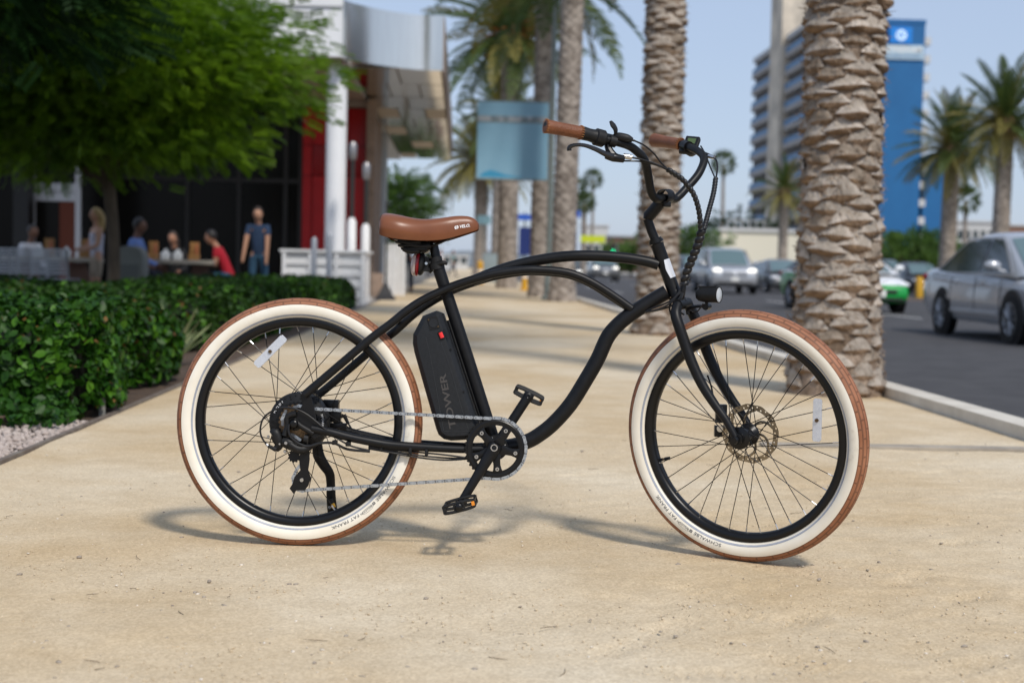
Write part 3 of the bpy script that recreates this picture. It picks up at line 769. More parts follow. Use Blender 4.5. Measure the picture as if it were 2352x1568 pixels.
part('transom_pane', M_dglass, (xa+.065, xb-.065, 34.0, 34.03, zl1+.01, 4.2), parent=dw, o_=do)
k = MB(); k.span(W(36, 500, 33.5).x, W(72, 500, 33.5).x, 33.3, 33.7, 0, 5.5); tag(k.build('pillar', mat('black stone pillar', (.008, .008, .008), .5), smooth=False, bevel=.01), 'black square pillar beside the silver doorway', 'pillar')
k = MB(); k.span(-16.5, W(33, 500, 41).x, 41, 41.3, 0, 3.4); tag(k.build('garden_wall', mat('ochre plaster', (.36, .22, .09), .85, col2=(.3, .18, .07), scale=2), smooth=False), 'ochre garden wall beyond the black pillar', 'wall')

# patio furniture
M_ctop = mat('pale table top', (.46, .40, .32), .5, col2=(.40, .35, .28), scale=5)
M_wdbox = mat('wooden caddy', (.36, .18, .05), .6, col2=(.27, .13, .04), scale=9)
M_wht = mat('white ceramic', (.8, .8, .78), .4)
M_gal = mat('galvanised slats', (.42, .43, .45), .4, .5)
M_canm = mat('grey green bin', (.21, .215, .19), .55, col2=(.17, .175, .155), scale=4)
def table(label, px0, px1, py, Yd, dep=.8):
    a, b = W(px0, py, Yd), W(px1, py, Yd); z = (a.z+b.z)/2; cx = (a.x+b.x)/2; w = b.x-a.x
    t = thing('patio_table', label, 'table', (cx, Yd, 0)); z = .76
    k = MB(); k.span(-w/2, w/2, -dep/2, dep/2, z-.07, z); k.build('table_top', M_ctop, t, bevel=.012)
    for s_ in (-1, 1):
        k = MB(); k.prism([(s_*w*.28-.28, -.04, 0), (s_*w*.28+.28, -.04, 0), (s_*w*.28+.12, -.04, z-.075), (s_*w*.28-.12, -.04, z-.075)], (0, .08, 0)); k.build('trestle', mat('rust brown trestle', (.16, .085, .06), .7), t, bevel=.006)
    return cx, w, z
T1 = table('long pale patio table between the bin and the man in red', 330, 497, 597, 24.2)
T2 = table('pale patio table behind the slatted metal chairs', 20, 225, 597, 23.2)
def caddy(px, Yd, T, lab):
    x = W(px, 580, Yd).x; t = thing('table_caddy', lab, 'caddy', (x, Yd, .76), 0, 'wooden caddies on the patio tables')
    k = MB(); k.span(-.085, .085, -.07, .07, .0, .10); k.build('tray', M_wdbox, t, bevel=.005)
    k = MB(); k.span(-.078, .078, .02, .045, .1, .30); k.build('menu_board', M_wdbox, t, bevel=.004)
    k = MB(); k.lathe([(0, 0), (.028, 0), (.028, .13), (.012, .16), (.012, .19), (0, .19)], (.045, -.035, .1), (0, 0, 1), 12); k.build('bottle', mat('sauce bottle', (.35, .10, .03), .3), t)
def napkin(px, Yd, lab):
    x = W(px, 585, Yd).x; t = thing('napkin_box', lab, 'napkin box', (x, Yd, .76), 0, 'white napkin boxes on the patio tables')
    k = MB(); k.span(-.072, .072, -.05, .05, 0, .125); k.build('box', M_wht, t, bevel=.02)
    k = MB(); k.prism([(-.04, 0, .12), (.04, 0, .12), (.02, .01, .18), (-.015, -.01, .17)], (0, .006, 0)); k.build('napkin', M_wht, t)
for px, Yd, T_, lab in ((352, 24.1, T1, 'wooden caddy on the long table at the litter bin end'), (446, 24.1, T1, 'wooden caddy on the long table in front of the man in red'), (112, 23.1, T2, 'wooden caddy in the middle of the table behind the metal chairs'), (196, 23.1, T2, 'wooden caddy beside the blond woman')): caddy(px, Yd, T_, lab)
for px, Yd, lab in ((380, 24.0, 'white napkin box on the long table beside the bin end caddy'), (408, 24.0, 'white napkin box in front of the person in black'), (90, 23.0, 'white napkin box beside the person in white'), (152, 23.0, 'white napkin box between two caddies near the blond woman')): napkin(px, Yd, lab)
bn = thing('litter_bin', 'grey green arched litter bin beside the tree trunk', 'bin', (W(303, 600, 20.6).x, 20.6, 0))
wbn = 64*20.6/3267/2; hbn = .95; k = MB(); o = [(-wbn, 0), (wbn, 0), (wbn, hbn*.82), (wbn*.86, hbn*.93), (wbn*.5, hbn*.985), (0, hbn), (-wbn*.5, hbn*.985), (-wbn*.86, hbn*.93), (-wbn, hbn*.82)]
k.prism([(x, -.2, z) for x, z in o], (0, .4, 0)); k.build('bin_body', M_canm, bn, bevel=.02)
k = MB(); k.span(-wbn*.72, wbn*.72, -.215, -.203, .08, hbn*.72); k.build('bin_door', mat('darker bin door', (.13, .135, .12), .6), bn, bevel=.004)
k = MB(); k.span(wbn*.5, wbn*.62, -.235, -.216, .3, .42); k.build('handle', M_dmet, bn, bevel=.003)
def metal_chair(px, Yd, rz, lab):
    t = thing('slatted_chair', lab, 'chair', (W(px, 620, Yd).x, Yd, 0), rz, 'galvanised slatted chairs on the patio')
    for x in (-.27, .27):
        k = MB(); k.tube([(x, -.25, 0), (x, -.22, .45), (x, -.30, .88)], .018, 8, 3); k.build('leg', M_gal, t)
        k = MB(); k.tube([(x, .25, 0), (x, .22, .45)], .018, 8); k.build('leg', M_gal, t)
    for i in range(8):
        z = .50+.05*i; k = MB(); k.span(-.262, .262, -.245-.085*(i/8)-.008, -.245-.085*(i/8)+.008, z, z+.034); k.build('back_slat', M_gal, t, bevel=.003)
    for i in range(7):
        k = MB(); k.span(-.262, .262, -.2+.063*i, -.2+.063*i+.045, .43, .448); k.build('seat_slat', M_gal, t, bevel=.003)
for px, Yd, lab in ((72, 21.6, 'middle slatted metal chair in the row behind the hedge'), (128, 21.3, 'slatted metal chair closest to the tree trunk'), (15, 21.9, 'slatted metal chair furthest from the tree trunk')): metal_chair(px, Yd, random.uniform(-.15, .15), lab)
# white counter
M_ww = mat('white counter paint', (.80, .80, .79), .6, col2=(.72, .72, .71), scale=3)
ctop = W(740, 574, 26.6).z; x0, x1 = W(645, 640, 26.6).x, -1.80
ct = thing('patio_counter', 'white panelled counter at the corner of the patio', 'counter', ((x0+x1)/2, 27, 0)); co = Vector(((x0+x1)/2, 27, 0))
part('counter_body', M_ww, (x0+.03, x1-.03, 26.68, 28.4, 0, ctop-.05), parent=ct, o_=co)
part('counter_top', M_ww, (x0-.03, x1+.02, 26.58, 28.5, ctop-.045, ctop), .008, parent=ct, o_=co)
for i in range(4):
    z = .12+i*(ctop-.2)/4; part('rail', M_ww, (x0+.02, x1-.02, 26.63, 26.675, z, z+.09), .004, parent=ct, o_=co)
for i in range(4):
    x = x0+.05+(x1-x0-.1)*i/3; part('post', M_ww, (x-.035, x+.035, 26.6, 26.628, 0, ctop-.05), .004, parent=ct, o_=co)
def torch(px, Yd, pyt, pym, lab):
    a = W(px, pyt, Yd); mdl = W(px, pym, Yd)
    t = thing('patio_heater', lab, 'heater', (mdl.x, Yd, 0))
    k = MB(); k.lathe([(.0, 0), (.14, 0), (.14, .03), (.095, .05), (.09, mdl.z-.08), (.05, mdl.z), (0, mdl.z)], (0, 0, 0), (0, 0, 1), 18); k.build('sleeve', M_ww, t)
    k = MB(); k.tube([(0, 0, mdl.z-.02), (0, 0, a.z-.35)], .045, 10); k.build('pole', M_dmet, t)
    k = MB(); k.lathe([(.0, 0), (.06, 0), (.085, .08), (.085, .3), (.05, .36), (0, .37)], (0, 0, a.z-.37), (0, 0, 1), 16); k.build('burner', mat('dull steel burner', (.30, .29, .29), .35, .7), t)
torch(808, 29.0, 325, 500, 'tall dark patio heater with white lower sleeve in front of the red bay')
torch(840, 30.0, 372, 514, 'shorter dark patio heater with white lower sleeve beside the stone pilaster')
for px, pyt, lab in ((722, 545, 'slim grey post in front of the middle of the white counter'), (757, 536, 'taller grey post in front of the white round column')):
    q = W(px, pyt, 25.9); k = MB(); k.lathe([(0, 0), (.055, 0), (.055, q.z-.05), (.03, q.z), (0, q.z)], (q.x, 25.9, 0), (0, 0, 1), 12); o = k.build('bollard', M_gal)
    tag(o, lab, 'bollard', 'grey posts by the counter')
us = thing('umbrella_stand', 'black weighted parasol foot with bare pole on the path edge', 'parasol stand', (W(885, 680, 30.4).x, 30.4, 0))
k = MB(); k.lathe([(0, 0), (.30, 0), (.30, .04), (.20, .12), (.09, .30), (.04, .36), (0, .36)], (0, 0, 0), (0, 0, 1), 4); k.build('base', mat('black cast foot', (.015, .015, .017), .6), us, smooth=False, bevel=.01)
k = MB(); k.tube([(0, 0, .3), (0, 0, 2.1)], .022, 10); k.build('pole', M_dmet, us)
k = MB(); k.span(-.13, .13, -.13, .13, 0, .55); o = k.build('planter_post', M_stone, bevel=.015); o.location = (W(866, 670, 33).x, 33, 0); tag(o, 'short brown stone post at the foot of the grey column', 'post')
wf = thing('white_gate', 'white curtain-like panel fence beyond the parasol foot', 'fence', (W(905, 640, 35).x, 35, 0))
for i in range(5):
    k = MB(); k.lathe([(.0, 0), (.05, 0), (.05, 1.25), (0, 1.27)], (-.22+.11*i, .05*(i % 2), 0), (0, 0, 1), 10); k.build('fence_panel', M_ww, wf)

# ================================================================= people
SKIN1 = mat('light skin', (.50, .27, .17), .55); SKIN2 = mat('tan skin', (.36, .18, .11), .55); SKIN3 = mat('brown skin', (.16, .075, .045), .55)
def cloth(name, c): return mat(name, c, .85, col2=tuple(x*.75 for x in c), scale=7)
def skinmesh(name, joints, edges, m_, parent, root=0, sub=1):
    me = bpy.data.meshes.new(name); me.from_pydata([j[0] for j in joints], edges, [])
    ob = bpy.data.objects.new(name, me); COL.objects.link(ob)
    ob.modifiers.new('k', 'SKIN').use_smooth_shade = True
    sl = me.skin_vertices[0].data
    for i, j in enumerate(joints):
        rr = j[1] if isinstance(j[1], tuple) else (j[1], j[1]); sl[i].radius = rr; sl[i].use_root = (i == root)
    s_ = ob.modifiers.new('s', 'SUBSURF'); s_.levels = s_.render_levels = sub+1
    dg = bpy.context.evaluated_depsgraph_get(); out = bpy.data.meshes.new_from_object(ob.evaluated_get(dg)); out.name = name
    bpy.data.objects.remove(ob); bpy.data.meshes.remove(me)
    out.materials.clear(); return link(name, out, m_, parent)
def person(label, loc, face, pose, skin, hair, hair_long, shirt, trousers, sleeves='short', H=1.74, lean=0.0, hands=None, shoes=None, shorts=False, head_turn=0):
    """face: direction the body faces (degrees, 0 = +x); local frame x forward, y left, z up"""
    t = thing('person', label, 'person', loc, R(face)); s_ = H/1.74
    hip = .92 if pose != 'sit' else .50
    V3 = lambda x, y, z: Vector((x*s_, y*s_, z*s_))
    cl, sl = math.cos(lean), math.sin(lean)
    def tor(x, y, up): return V3(x*cl+up*sl, y, hip+up*cl-x*sl)
    pel, wai, che, nek, hed, crn = tor(0, 0, 0), tor(0, 0, .20), tor(.0, 0, .40), tor(0, 0, .56), tor(.03, 0, .66), tor(.03, 0, .78)
    sh = {k_: tor(0, k_*.17, .49) for k_ in (-1, 1)}; hp = {k_: tor(0, k_*.09, -.02) for k_ in (-1, 1)}
    hands = hands or {-1: (.12, -.24, -.02), 1: (.12, .24, -.02)}
    hd = {k_: tor(*hands[k_]) for k_ in (-1, 1)}
    el = {}
    for k_ in (-1, 1):
        mid = (sh[k_]+hd[k_])/2; d = (hd[k_]-sh[k_]).length; need = max(0, (.56*s_)**2-d*d)**.5/2
        el[k_] = mid+Vector((-.55*need, k_*.35*need, -.75*need))
    if pose == 'sit': kn = {k_: V3(.42, k_*.13, .50) for k_ in (-1, 1)}; an = {k_: V3(.40, k_*.13, .07) for k_ in (-1, 1)}
    elif pose == 'walk': kn = {-1: V3(.16, -.09, .50), 1: V3(-.06, .09, .48)}; an = {-1: V3(.22, -.09, .07), 1: V3(-.32, .09, .12)}
    else: kn = {k_: V3(.02, k_*.11, .50) for k_ in (-1, 1)}; an = {k_: V3(0, k_*.12, .07) for k_ in (-1, 1)}
    J = [(pel, .088), (wai, .078), (che, .088), (nek, .05)]; E_ = [(0, 1), (1, 2), (2, 3)]
    J += [(hed, .07)]; E_ += [(3, 4)]
    for k_ in (-1, 1):
        i = len(J); J += [(sh[k_], .055), (el[k_], .042), (hd[k_], .03)]; E_ += [(2, i), (i, i+1), (i+1, i+2)]
        f_ = (hd[k_]-el[k_]).normalized(); J += [(hd[k_]+f_*.08*s_, (.032, .018))]; E_ += [(i+2, i+3)]
        i = len(J); ft = an[k_]+Vector((.17*s_, 0, -.035*s_)); J += [(hp[k_], .076), (kn[k_], .054), (an[k_], .04), (ft, .032)]; E_ += [(0, i), (i, i+1), (i+1, i+2), (i+2, i+3)]
    J = [(tuple(a), tuple(x*s_ for x in b) if isinstance(b, tuple) else b*s_) for a, b in J]
    body = skinmesh('body', J, E_, skin, t)
    # head with nose and ears, hair
    hc = tor(.035, 0, .74); Rz = Matrix.Rotation(R(head_turn), 3, 'Z') @ Matrix.Rotation(lean*.5, 3, 'Y')
    k = MB(); k.ball(hc, (.095*s_, .078*s_, .118*s_), 16, 12, Rz)
    k.ball(hc+Rz @ Vector((.098, 0, -.01))*s_, (.016*s_, .012*s_, .022*s_), 8, 6)
    for e in (-1, 1): k.ball(hc+Rz @ Vector((0, e*.078, -.005))*s_, (.016*s_, .008*s_, .028*s_), 8, 6)
    hdo = k.build('head', skin, t)
    k = MB()
    for e in (-1, 1): k.ball(hc+Rz @ Vector((.086, e*.032, .018))*s_, (.008*s_, .012*s_, .007*s_), 8, 6)
    k.ball(hc+Rz @ Vector((.088, 0, -.058))*s_, (.006*s_, .022*s_, .006*s_), 8, 6)
    k.build('face', mat('dark eye', (.03, .015, .012), .5), hdo)
    k = MB(); k.ball(hc+Rz @ Vector((-.018, 0, .03))*s_, (.100*s_, .088*s_, .108*s_), 16, 12, Rz)
    if hair_long:
        k.tube([hc+Rz @ Vector((-.05, 0, .08))*s_, hc+Rz @ Vector((-.10, 0, -.05))*s_, hc+Rz @ Vector((-.10, 0, -.22))*s_, hc+Rz @ Vector((-.08, 0, -.36))*s_], [.06*s_, .085*s_, .08*s_, .03*s_], 12, 3)
    # keep the face clear of hair
    k.v = [v for v in k.v]
    hr = k.build('hair', hair, t)
    fwd = Rz @ Vector((1, 0, 0))
    for v in hr.data.vertices:
        d = v.co-hc
        if d.dot(fwd) > .035*s_ and d.z < .062*s_: v.co -= fwd*(d.dot(fwd)-.03*s_)*.98
    # shirt
    J = [(tor(0, 0, -.07), (.125, .108)), (wai, (.126, .105)), (che, (.15, .115)), (tor(0, 0, .53), .068)]; E_ = [(0, 1), (1, 2), (2, 3)]
    for k_ in (-1, 1):
        i = len(J); end = .55 if sleeves == 'short' else 1.0
        if sleeves == 'none': continue
        J += [(sh[k_], .066), (sh[k_].lerp(el[k_], end), .055)]; E_ += [(2, i), (i, i+1)]
        if sleeves == 'long': J += [(el[k_].lerp(hd[k_], .9), .04)]; E_ += [(i+1, i+2)]
    if sleeves == 'none': J[3] = (tor(0, 0, .42), .12)
    J = [(tuple(a), tuple(x*s_ for x in b) if isinstance(b, tuple) else b*s_) for a, b in J]
    skinmesh('shirt', J, E_, shirt, t)
    J = [(tor(0, 0, .06), (.124, .10)), (pel, (.135, .108))]; E_ = [(0, 1)]
    for k_ in (-1, 1):
        i = len(J); J += [(hp[k_], .098), (kn[k_], .068)]; E_ += [(1, i), (i, i+1)]
        if not shorts: J += [(an[k_]+Vector((0, 0, .02)), .055)]; E_ += [(i+1, i+2)]
    J = [(tuple(a), tuple(x*s_ for x in b) if isinstance(b, tuple) else b*s_) for a, b in J]
    skinmesh('trousers', J, E_, trousers, t)
    for k_ in (-1, 1):
        k = MB(); a = an[k_]; k.ball(a+Vector((.07, 0, -.035))*s_, (.135*s_, .05*s_, .036*s_), 12, 8); k.build('shoe', shoes or mat('dark shoe', (.02, .02, .022), .6), t)
    return t
H_blond = mat('blond hair', (.46, .32, .13), .6, col2=(.34, .22, .08), scale=30, stretch=(1, 1, .2)); H_dark = mat('dark hair', (.012, .009, .008), .5); H_brn = mat('brown hair', (.035, .02, .013), .5)
def at(px, Yd): return (W(px, 600, Yd).x, Yd, 0)
person('blond woman in off-shoulder white top and beige shorts standing by the table', at(222, 22.4), 215, 'stand', SKIN1, H_blond, True, cloth('white cotton', (.62, .60, .68)), cloth('beige shorts', (.42, .33, .24)), 'none', 1.5, .0, {-1: (.25, -.22, .12), 1: (.28, .12, .10)}, shorts=True)
person('man in long-sleeved light blue shirt seated facing the table', at(302, 23.6), -8, 'sit', SKIN3, H_dark, False, cloth('light blue shirt', (.20, .31, .66)), cloth('dark trousers', (.02, .02, .03)), 'long', 1.84, .14, {-1: (.36, -.2, .16), 1: (.36, .18, .16)})
person('person in black top seated at the far side of the long table', at(405, 25.1), -100, 'sit', SKIN2, H_brn, True, cloth('black top', (.012, .012, .014)), cloth('black trousers', (.012, .012, .014)), 'long', 1.62, .22, {-1: (.30, -.16, .16), 1: (.30, .16, .16)})
person('man in red T-shirt and blue jeans hunched over his meal', at(528, 24.3), 178, 'sit', SKIN2, H_dark, False, cloth('red T-shirt', (.42, .008, .022)), cloth('blue jeans', (.035, .13, .26)), 'short', 1.72, .42, {-1: (.32, -.08, .36), 1: (.32, .08, .40)})
person('man in navy T-shirt and jeans standing beside the patio tables', at(594, 24.9), -88, 'stand', SKIN1, H_brn, False, cloth('navy T-shirt', (.03, .06, .125)), cloth('blue jeans', (.03, .085, .15)), 'short', 1.68, .24, {-1: (.20, -.26, -.04), 1: (.24, .16, -.06)})
person('person in white shirt seated at the table behind the metal chairs', at(62, 23.9), -40, 'sit', SKIN3, H_dark, False, cloth('white shirt', (.72, .72, .76)), cloth('grey trousers', (.1, .1, .11)), 'long', 1.66, .2, {-1: (.34, -.14, .18), 1: (.34, .14, .18)})
person('pedestrian in dark clothes walking away under the canopy edge', at(936, 38.4), 88, 'walk', SKIN2, H_dark, False, cloth('black jacket', (.014, .014, .016)), cloth('navy trousers', (.012, .016, .04)), 'short', 1.76)
for i, (px, Yd, c, lab) in enumerate(((985, 82, (.05, .06, .08), 'distant pedestrian in a dark top on the path'), (1003, 86, (.42, .03, .22), 'distant pedestrian in a magenta top on the path'), (1012, 92, (.7, .7, .72), 'distant pedestrian in a white top on the path'), (1040, 96, (.03, .30, .33), 'distant pedestrian in a teal top on the path'))):
    person(lab, at(px, Yd), -90+i*30, 'walk', SKIN2, H_dark, False, cloth('walker top', c), cloth('walker trousers', (.03, .035, .06)), 'short', 1.72)

# ================================================================= street furniture
M_pole = mat('grey green lamp pole', (.16, .19, .18), .5)
M_teal = mat('teal banner cloth', (.19, .36, .47), .8, col2=(.22, .39, .50), scale=1.2)
M_teal2 = mat('deep blue banner print', (.04, .27, .45), .7)
M_bstrip = mat('grey banner lettering strip', (.33, .36, .38), .8, col2=(.16, .20, .22), scale=6, contrast=(.45, .55))
bp = W(1266, 400, 34); pole = thing('banner_pole', 'tall slim grey street pole carrying the teal banner', 'pole', (bp.x, 34, 0))
k = MB(); k.tube([(0, 0, -.1), (0, 0, 9.5)], [.075, .05], 14); k.build('pole_shaft', M_pole, pole)
k = MB(); k.lathe([(.0, 0), (.17, 0), (.17, .05), (.11, .12), (.10, .6), (.075, .64)], (0, 0, 0), (0, 0, 1), 14); k.build('pole_base', M_pole, pole)
za, zm0, zm1, zb_ = W(1180, 233, 34).z, W(1180, 267, 34).z, W(1180, 281, 34).z, W(1180, 413, 34).z; xl_ = W(1096, 320, 34).x-bp.x
for z in (za, zm1, zb_):
    k = MB(); k.tube([(0, 0, z), (xl_, 0, z)], .018, 8); k.build('banner_arm', M_pole, pole)
bnr = thing('street_banner', 'teal two-part banner hanging from the street pole', 'banner', (bp.x, 34, zb_))
k = MB(); k.span(xl_, -.09, -.006, .006, zm0-zb_, za-zb_-.02); k.build('banner_panel', M_teal, bnr, smooth=False)
k = MB(); k.span(xl_, -.09, -.005, .005, zm1-zb_, zm0-zb_-.005); k.build('banner_strip', M_bstrip, bnr, smooth=False)
k = MB(); k.span(xl_, -.09, -.006, .006, .02, zm1-zb_-.005); k.build('banner_panel', M_teal, bnr, smooth=False)
k = MB(); pts = [(0, .04), (.10, .12), (.25, .17), (.42, .13), (.6, .07), (.85, .03), (1.0, .02)]
k.add([(xl_+.08+a, -.008, .05) for a, b in pts]+[(xl_+.08+a, -.008, .05+b) for a, b in pts], [(i, i+1, 8+i, 7+i) for i in range(6)]); k.build('banner_print', M_teal2, bnr, smooth=False)
def flag(px, py0, py1, w, Yd, m_, lab):
    a, b = W(px, py0, Yd), W(px, py1, Yd); t = thing('post_banner', lab, 'banner', (a.x, Yd, 0))
    k = MB(); k.tube([(0, 0, -.1), (0, 0, a.z+.1)], .045, 10); k.build('post', M_pole, t)
    k = MB(); k.span(-w/2, w/2, -.07, -.05, b.z, a.z); k.build('cloth', m_, t, smooth=False)
M_navy = mat('navy banner cloth', (.012, .03, .16), .7); M_blue = mat('bright blue sign', (.02, .10, .48), .5)
flag(1206, 522, 586, .45, 56, M_navy, 'navy vertical banner seen between two palm trunks')
flag(1312, 530, 604, .4, 52, M_navy, 'navy vertical banner beyond the straight palm trunk')
flag(1206, 492, 506, .95, 70, M_blue, 'bright blue sign panel between two palm trunks')
flag(1314, 484, 500, .9, 75, M_blue, 'bright blue sign panel past the straight palm trunk')
flag(1112, 495, 515, .8, 84, mat('pale teal sign', (.3, .5, .55), .6), 'pale teal sign panel on a post far down the path')
flag(1362, 541, 557, 2.6, 150, mat('fluorescent yellow sign', (.55, .62, .02), .5), 'fluorescent yellow-green sign board above the far traffic')
cb_ = thing('utility_cabinet', 'grey green utility cabinet beside the palm row', 'cabinet', (W(1132, 640, 68).x, 68, 0))
k = MB(); k.span(-.5, .5, -.35, .35, 0, 1.35); k.build('cabinet_body', mat('grey green cabinet', (.20, .25, .26), .5), cb_, bevel=.03)
k = MB(); k.span(-.45, .45, -.362, -.352, .1, 1.25); k.build('cabinet_door', mat('cabinet door', (.23, .28, .29), .5), cb_, bevel=.005)
for px, Yd, s_, lab in ((1103, 60, 1.0, 'yellow bollard on the path beside the grey palm trunk'), (1205, 46, .8, 'yellow hydrant between two palm trunks')):
    t = thing('bollard', lab, 'bollard', (W(px, 630, Yd).x, Yd, 0)); k = MB(); k.lathe([(0, 0), (.17*s_, 0), (.17*s_, .06), (.12*s_, .08), (.12*s_, .8*s_), (.14*s_, .82*s_), (.1*s_, .95*s_), (0, s_)], (0, 0, 0), (0, 0, 1), 16); k.build('bollard_body', mat('yellow enamel', (.62, .33, .02), .5), t)
    k = MB(); k.lathe([(.124*s_, .5*s_), (.124*s_, .6*s_)], (0, 0, 0), (0, 0, 1), 16); k.build('band', M_wht, t)
def traffic_light(px, py, Yd, col, lab):
    q = W(px, py, Yd); t = thing('traffic_light', lab, 'traffic light', (q.x, Yd, 0))
    k = MB(); k.tube([(.4, .3, -.1), (.4, .3, q.z+.8)], .08, 10); k.build('post', M_pole, t)
    k = MB(); k.span(-.2, .2, 0, .25, q.z-.35, q.z+.75); k.build('housing', M_dmet, t, bevel=.02)
    for i in range(3):
        on = (i == (0 if col[1] > col[0] else 1)); k = MB(); k.lathe([(0, .03), (.12, .02), (.13, 0)], (0, 0, q.z+.32*i), (0, -1, 0), 16)
        k.build('signal_lens', mat('lit signal', col, .4, emit=col, estr=1.6) if on else mat('unlit signal', (.03, .02, .02), .3), t)
traffic_light(1408, 577, 140, (.0, .9, .35), 'traffic light showing green above the far traffic')
traffic_light(1318, 606, 120, (1.0, .35, .02), 'traffic light showing amber beside the straight palm trunk')

# ================================================================= vehicles
M_tyre = mat('car tyre', (.015, .015, .015), .8); M_rim = mat('alloy wheel', (.42, .43, .45), .3, .8); M_cglass = mat('car window glass', (.03, .045, .05), .06, spec=.8)
M_cgl2 = mat('car windscreen', (.10, .16, .17), .08, spec=.8)
M_blackp = mat('black car plastic', (.012, .012, .013), .6)
M_hl = mat('headlamp glass', (.75, .77, .8), .1, spec=.8); M_hlon = mat('lit headlamp', (.9, .9, .85), .2, emit=(1, .95, .85), estr=1.2)
M_plate = mat('number plate', (.75, .75, .72), .5)
def car(label, x, y, heading, paint, paint2=None, kind='sedan', L_=4.85, Wd=1.84, H=1.46, group=None, lights=False, detail=True, wb=2.8, name='car'):
    """heading 180 deg = driving towards -y (camera).  local x forward, y left"""
    t = thing(name, label, 'car', (x, y, -.13), R(heading), group)
    hw = Wd/2; suv = kind == 'suv'
    belt = .93 if not suv else 1.12; bot = .22 if not suv else .30; wr = .335 if not suv else .38
    # lower body: stations (x, half-width, bottom z, top z)
    f_, b_ = L_/2, -L_/2
    if suv: st = [(b_, .86, .45, .95), (b_+.06, .95, .38, 1.08), (b_+.5, 1, bot, belt), (-.6, 1, bot, belt), (.7, 1, bot, belt+.01), (f_-1.15, 1, bot, 1.10), (f_-.35, .98, bot, 1.04), (f_-.06, .92, .36, .95), (f_, .84, .45, .80)]
    elif kind == 'hatch': st = [(b_, .84, .42, .78), (b_+.07, .94, .32, .98), (b_+.5, 1, bot, 1.02), (-.6, 1, bot, .97), (.7, 1, bot, .94), (f_-.95, .99, bot, .90), (f_-.35, .95, bot, .78), (f_-.06, .84, .30, .66), (f_, .74, .38, .56)]
    else: st = [(b_, .82, .42, .86), (b_+.07, .93, .32, 1.0), (b_+.45, .99, bot, 1.04), (b_+1.1, 1, bot, 1.01), (-.4, 1, bot, belt+.03), (.8, 1, bot, belt), (f_-1.0, .99, bot, .89), (f_-.35, .95, bot, .80), (f_-.06, .85, .30, .70), (f_, .76, .38, .60)]
    sx = [s[0] for s in st]; xs2 = np.concatenate([np.linspace(sx[0], sx[1], 3)[:-1], np.linspace(sx[1], sx[-2], 30)[:-1], np.linspace(sx[-2], sx[-1], 3)])
    def smooth_interp(xq, col): return float(np.interp(xq, sx, [s[col] for s in st]))
    sec = []
    prof2 = [(.0, 0), (.70, .0), (.93, .05), (.985, .22), (1.0, .48), (.985, .72), (.955, .88), (.90, .97), (.72, 1.0), (0, 1.015)]
    for xq in xs2:
        w_, z0, z1 = smooth_interp(xq, 1)*hw, smooth_interp(xq, 2), smooth_interp(xq, 3)
        ring_ = [(xq, -w_*a, z0+(z1-z0)*c) for a, c in prof2]+[(xq, w_*a, z0+(z1-z0)*c) for a, c in prof2[-2:0:-1]]
        sec.append(ring_)
    n = len(sec[0]); k = MB(); k.add([p_ for r_ in sec for p_ in r_], [(i*n+j, i*n+(j+1) % n, (i+1)*n+(j+1) % n, (i+1)*n+j) for i in range(len(sec)-1) for j in range(n)]+[tuple(range(n)), tuple((len(sec)-1)*n+j for j in range(n-1, -1, -1))])
    me = k.mesh('body', True, 0, 55)
    body = link('body', me, paint if paint2 is None else [paint2, paint], t)
    if paint2 is not None:
        for p_ in me.polygons: p_.material_index = 0 if (p_.center.z > .87 or (abs(p_.normal.z) > .6 and p_.center.z > .6)) else 1
    # greenhouse
    if suv: gh = [(b_+.10, 1.08, .80), (b_+.28, H-.12, .74), (b_+.55, H, .72), (.15, H, .72), (.55, H-.06, .71), (1.35, 1.12, .80)]
    elif kind == 'hatch': gh = [(b_+.12, 1.0, .76), (b_+.75, 1.27, .70), (-.45, H-.02, .68), (.1, H, .67), (.5, H-.07, .67), (1.55, .93, .76)]
    else: gh = [(b_+.50, 1.02, .78), (b_+1.0, 1.20, .74), (b_+1.55, H-.07, .69), (-.40, H, .66), (.05, H-.005, .66), (.45, H-.06, .66), (1.45, .94, .78)]
    k = MB(); rows = []
    for (xg, zg, wg) in gh:
        zb2 = belt-.03; wl_ = hw*.93
        rows.append([(xg, -wl_, zb2), (xg, -hw*wg*1.06, zg-.10 if zg > belt+.2 else (zg+zb2)/2), (xg, -hw*wg*.94, zg-.025), (xg, -hw*wg*.6, zg), (xg, 0, zg+.012), (xg, hw*wg*.6, zg), (xg, hw*wg*.94, zg-.025), (xg, hw*wg*1.06, zg-.10 if zg > belt+.2 else (zg+zb2)/2), (xg, wl_, zb2)])
    n = 9; k.add([p_ for r_ in rows for p_ in r_], [(i*n+j, i*n+j+1, (i+1)*n+j+1, (i+1)*n+j) for i in range(len(rows)-1) for j in range(n-1)])
    k.build('roof', paint2 or paint, t, angle=50)
    def lerp3(a, b, s): return Vector(a).lerp(Vector(b), s)
    # windscreen and rear glass: on the first and last greenhouse slopes
    for name2, i0, i1, sgn in (('windscreen', len(rows)-1, len(rows)-2, 1), ('rear_window', 0, 1, -1)):
        A, B_ = rows[i0], rows[i1]; k = MB(); nn = Vector((sgn*.5, 0, .8)).normalized()*.014; pts = []
        for s in (.06, .94):
            for j in (2, 3, 4, 5, 6): pts.append(lerp3(A[j], B_[j], s)+nn)
        k.add(pts, [(j, j+1, 6+j, 5+j) for j in range(4)]); k.build(name2, M_cgl2, t)
    # side windows
    wz0, wz1 = belt+.03, H-.12
    def xat(z, front):
        pr = [(g[0], g[1]) for g in (gh[:3] if not front else gh[-3:])]
        pr.sort(key=lambda q: q[1]); return float(np.interp(z, [q[1] for q in pr], [q[0] for q in pr]))
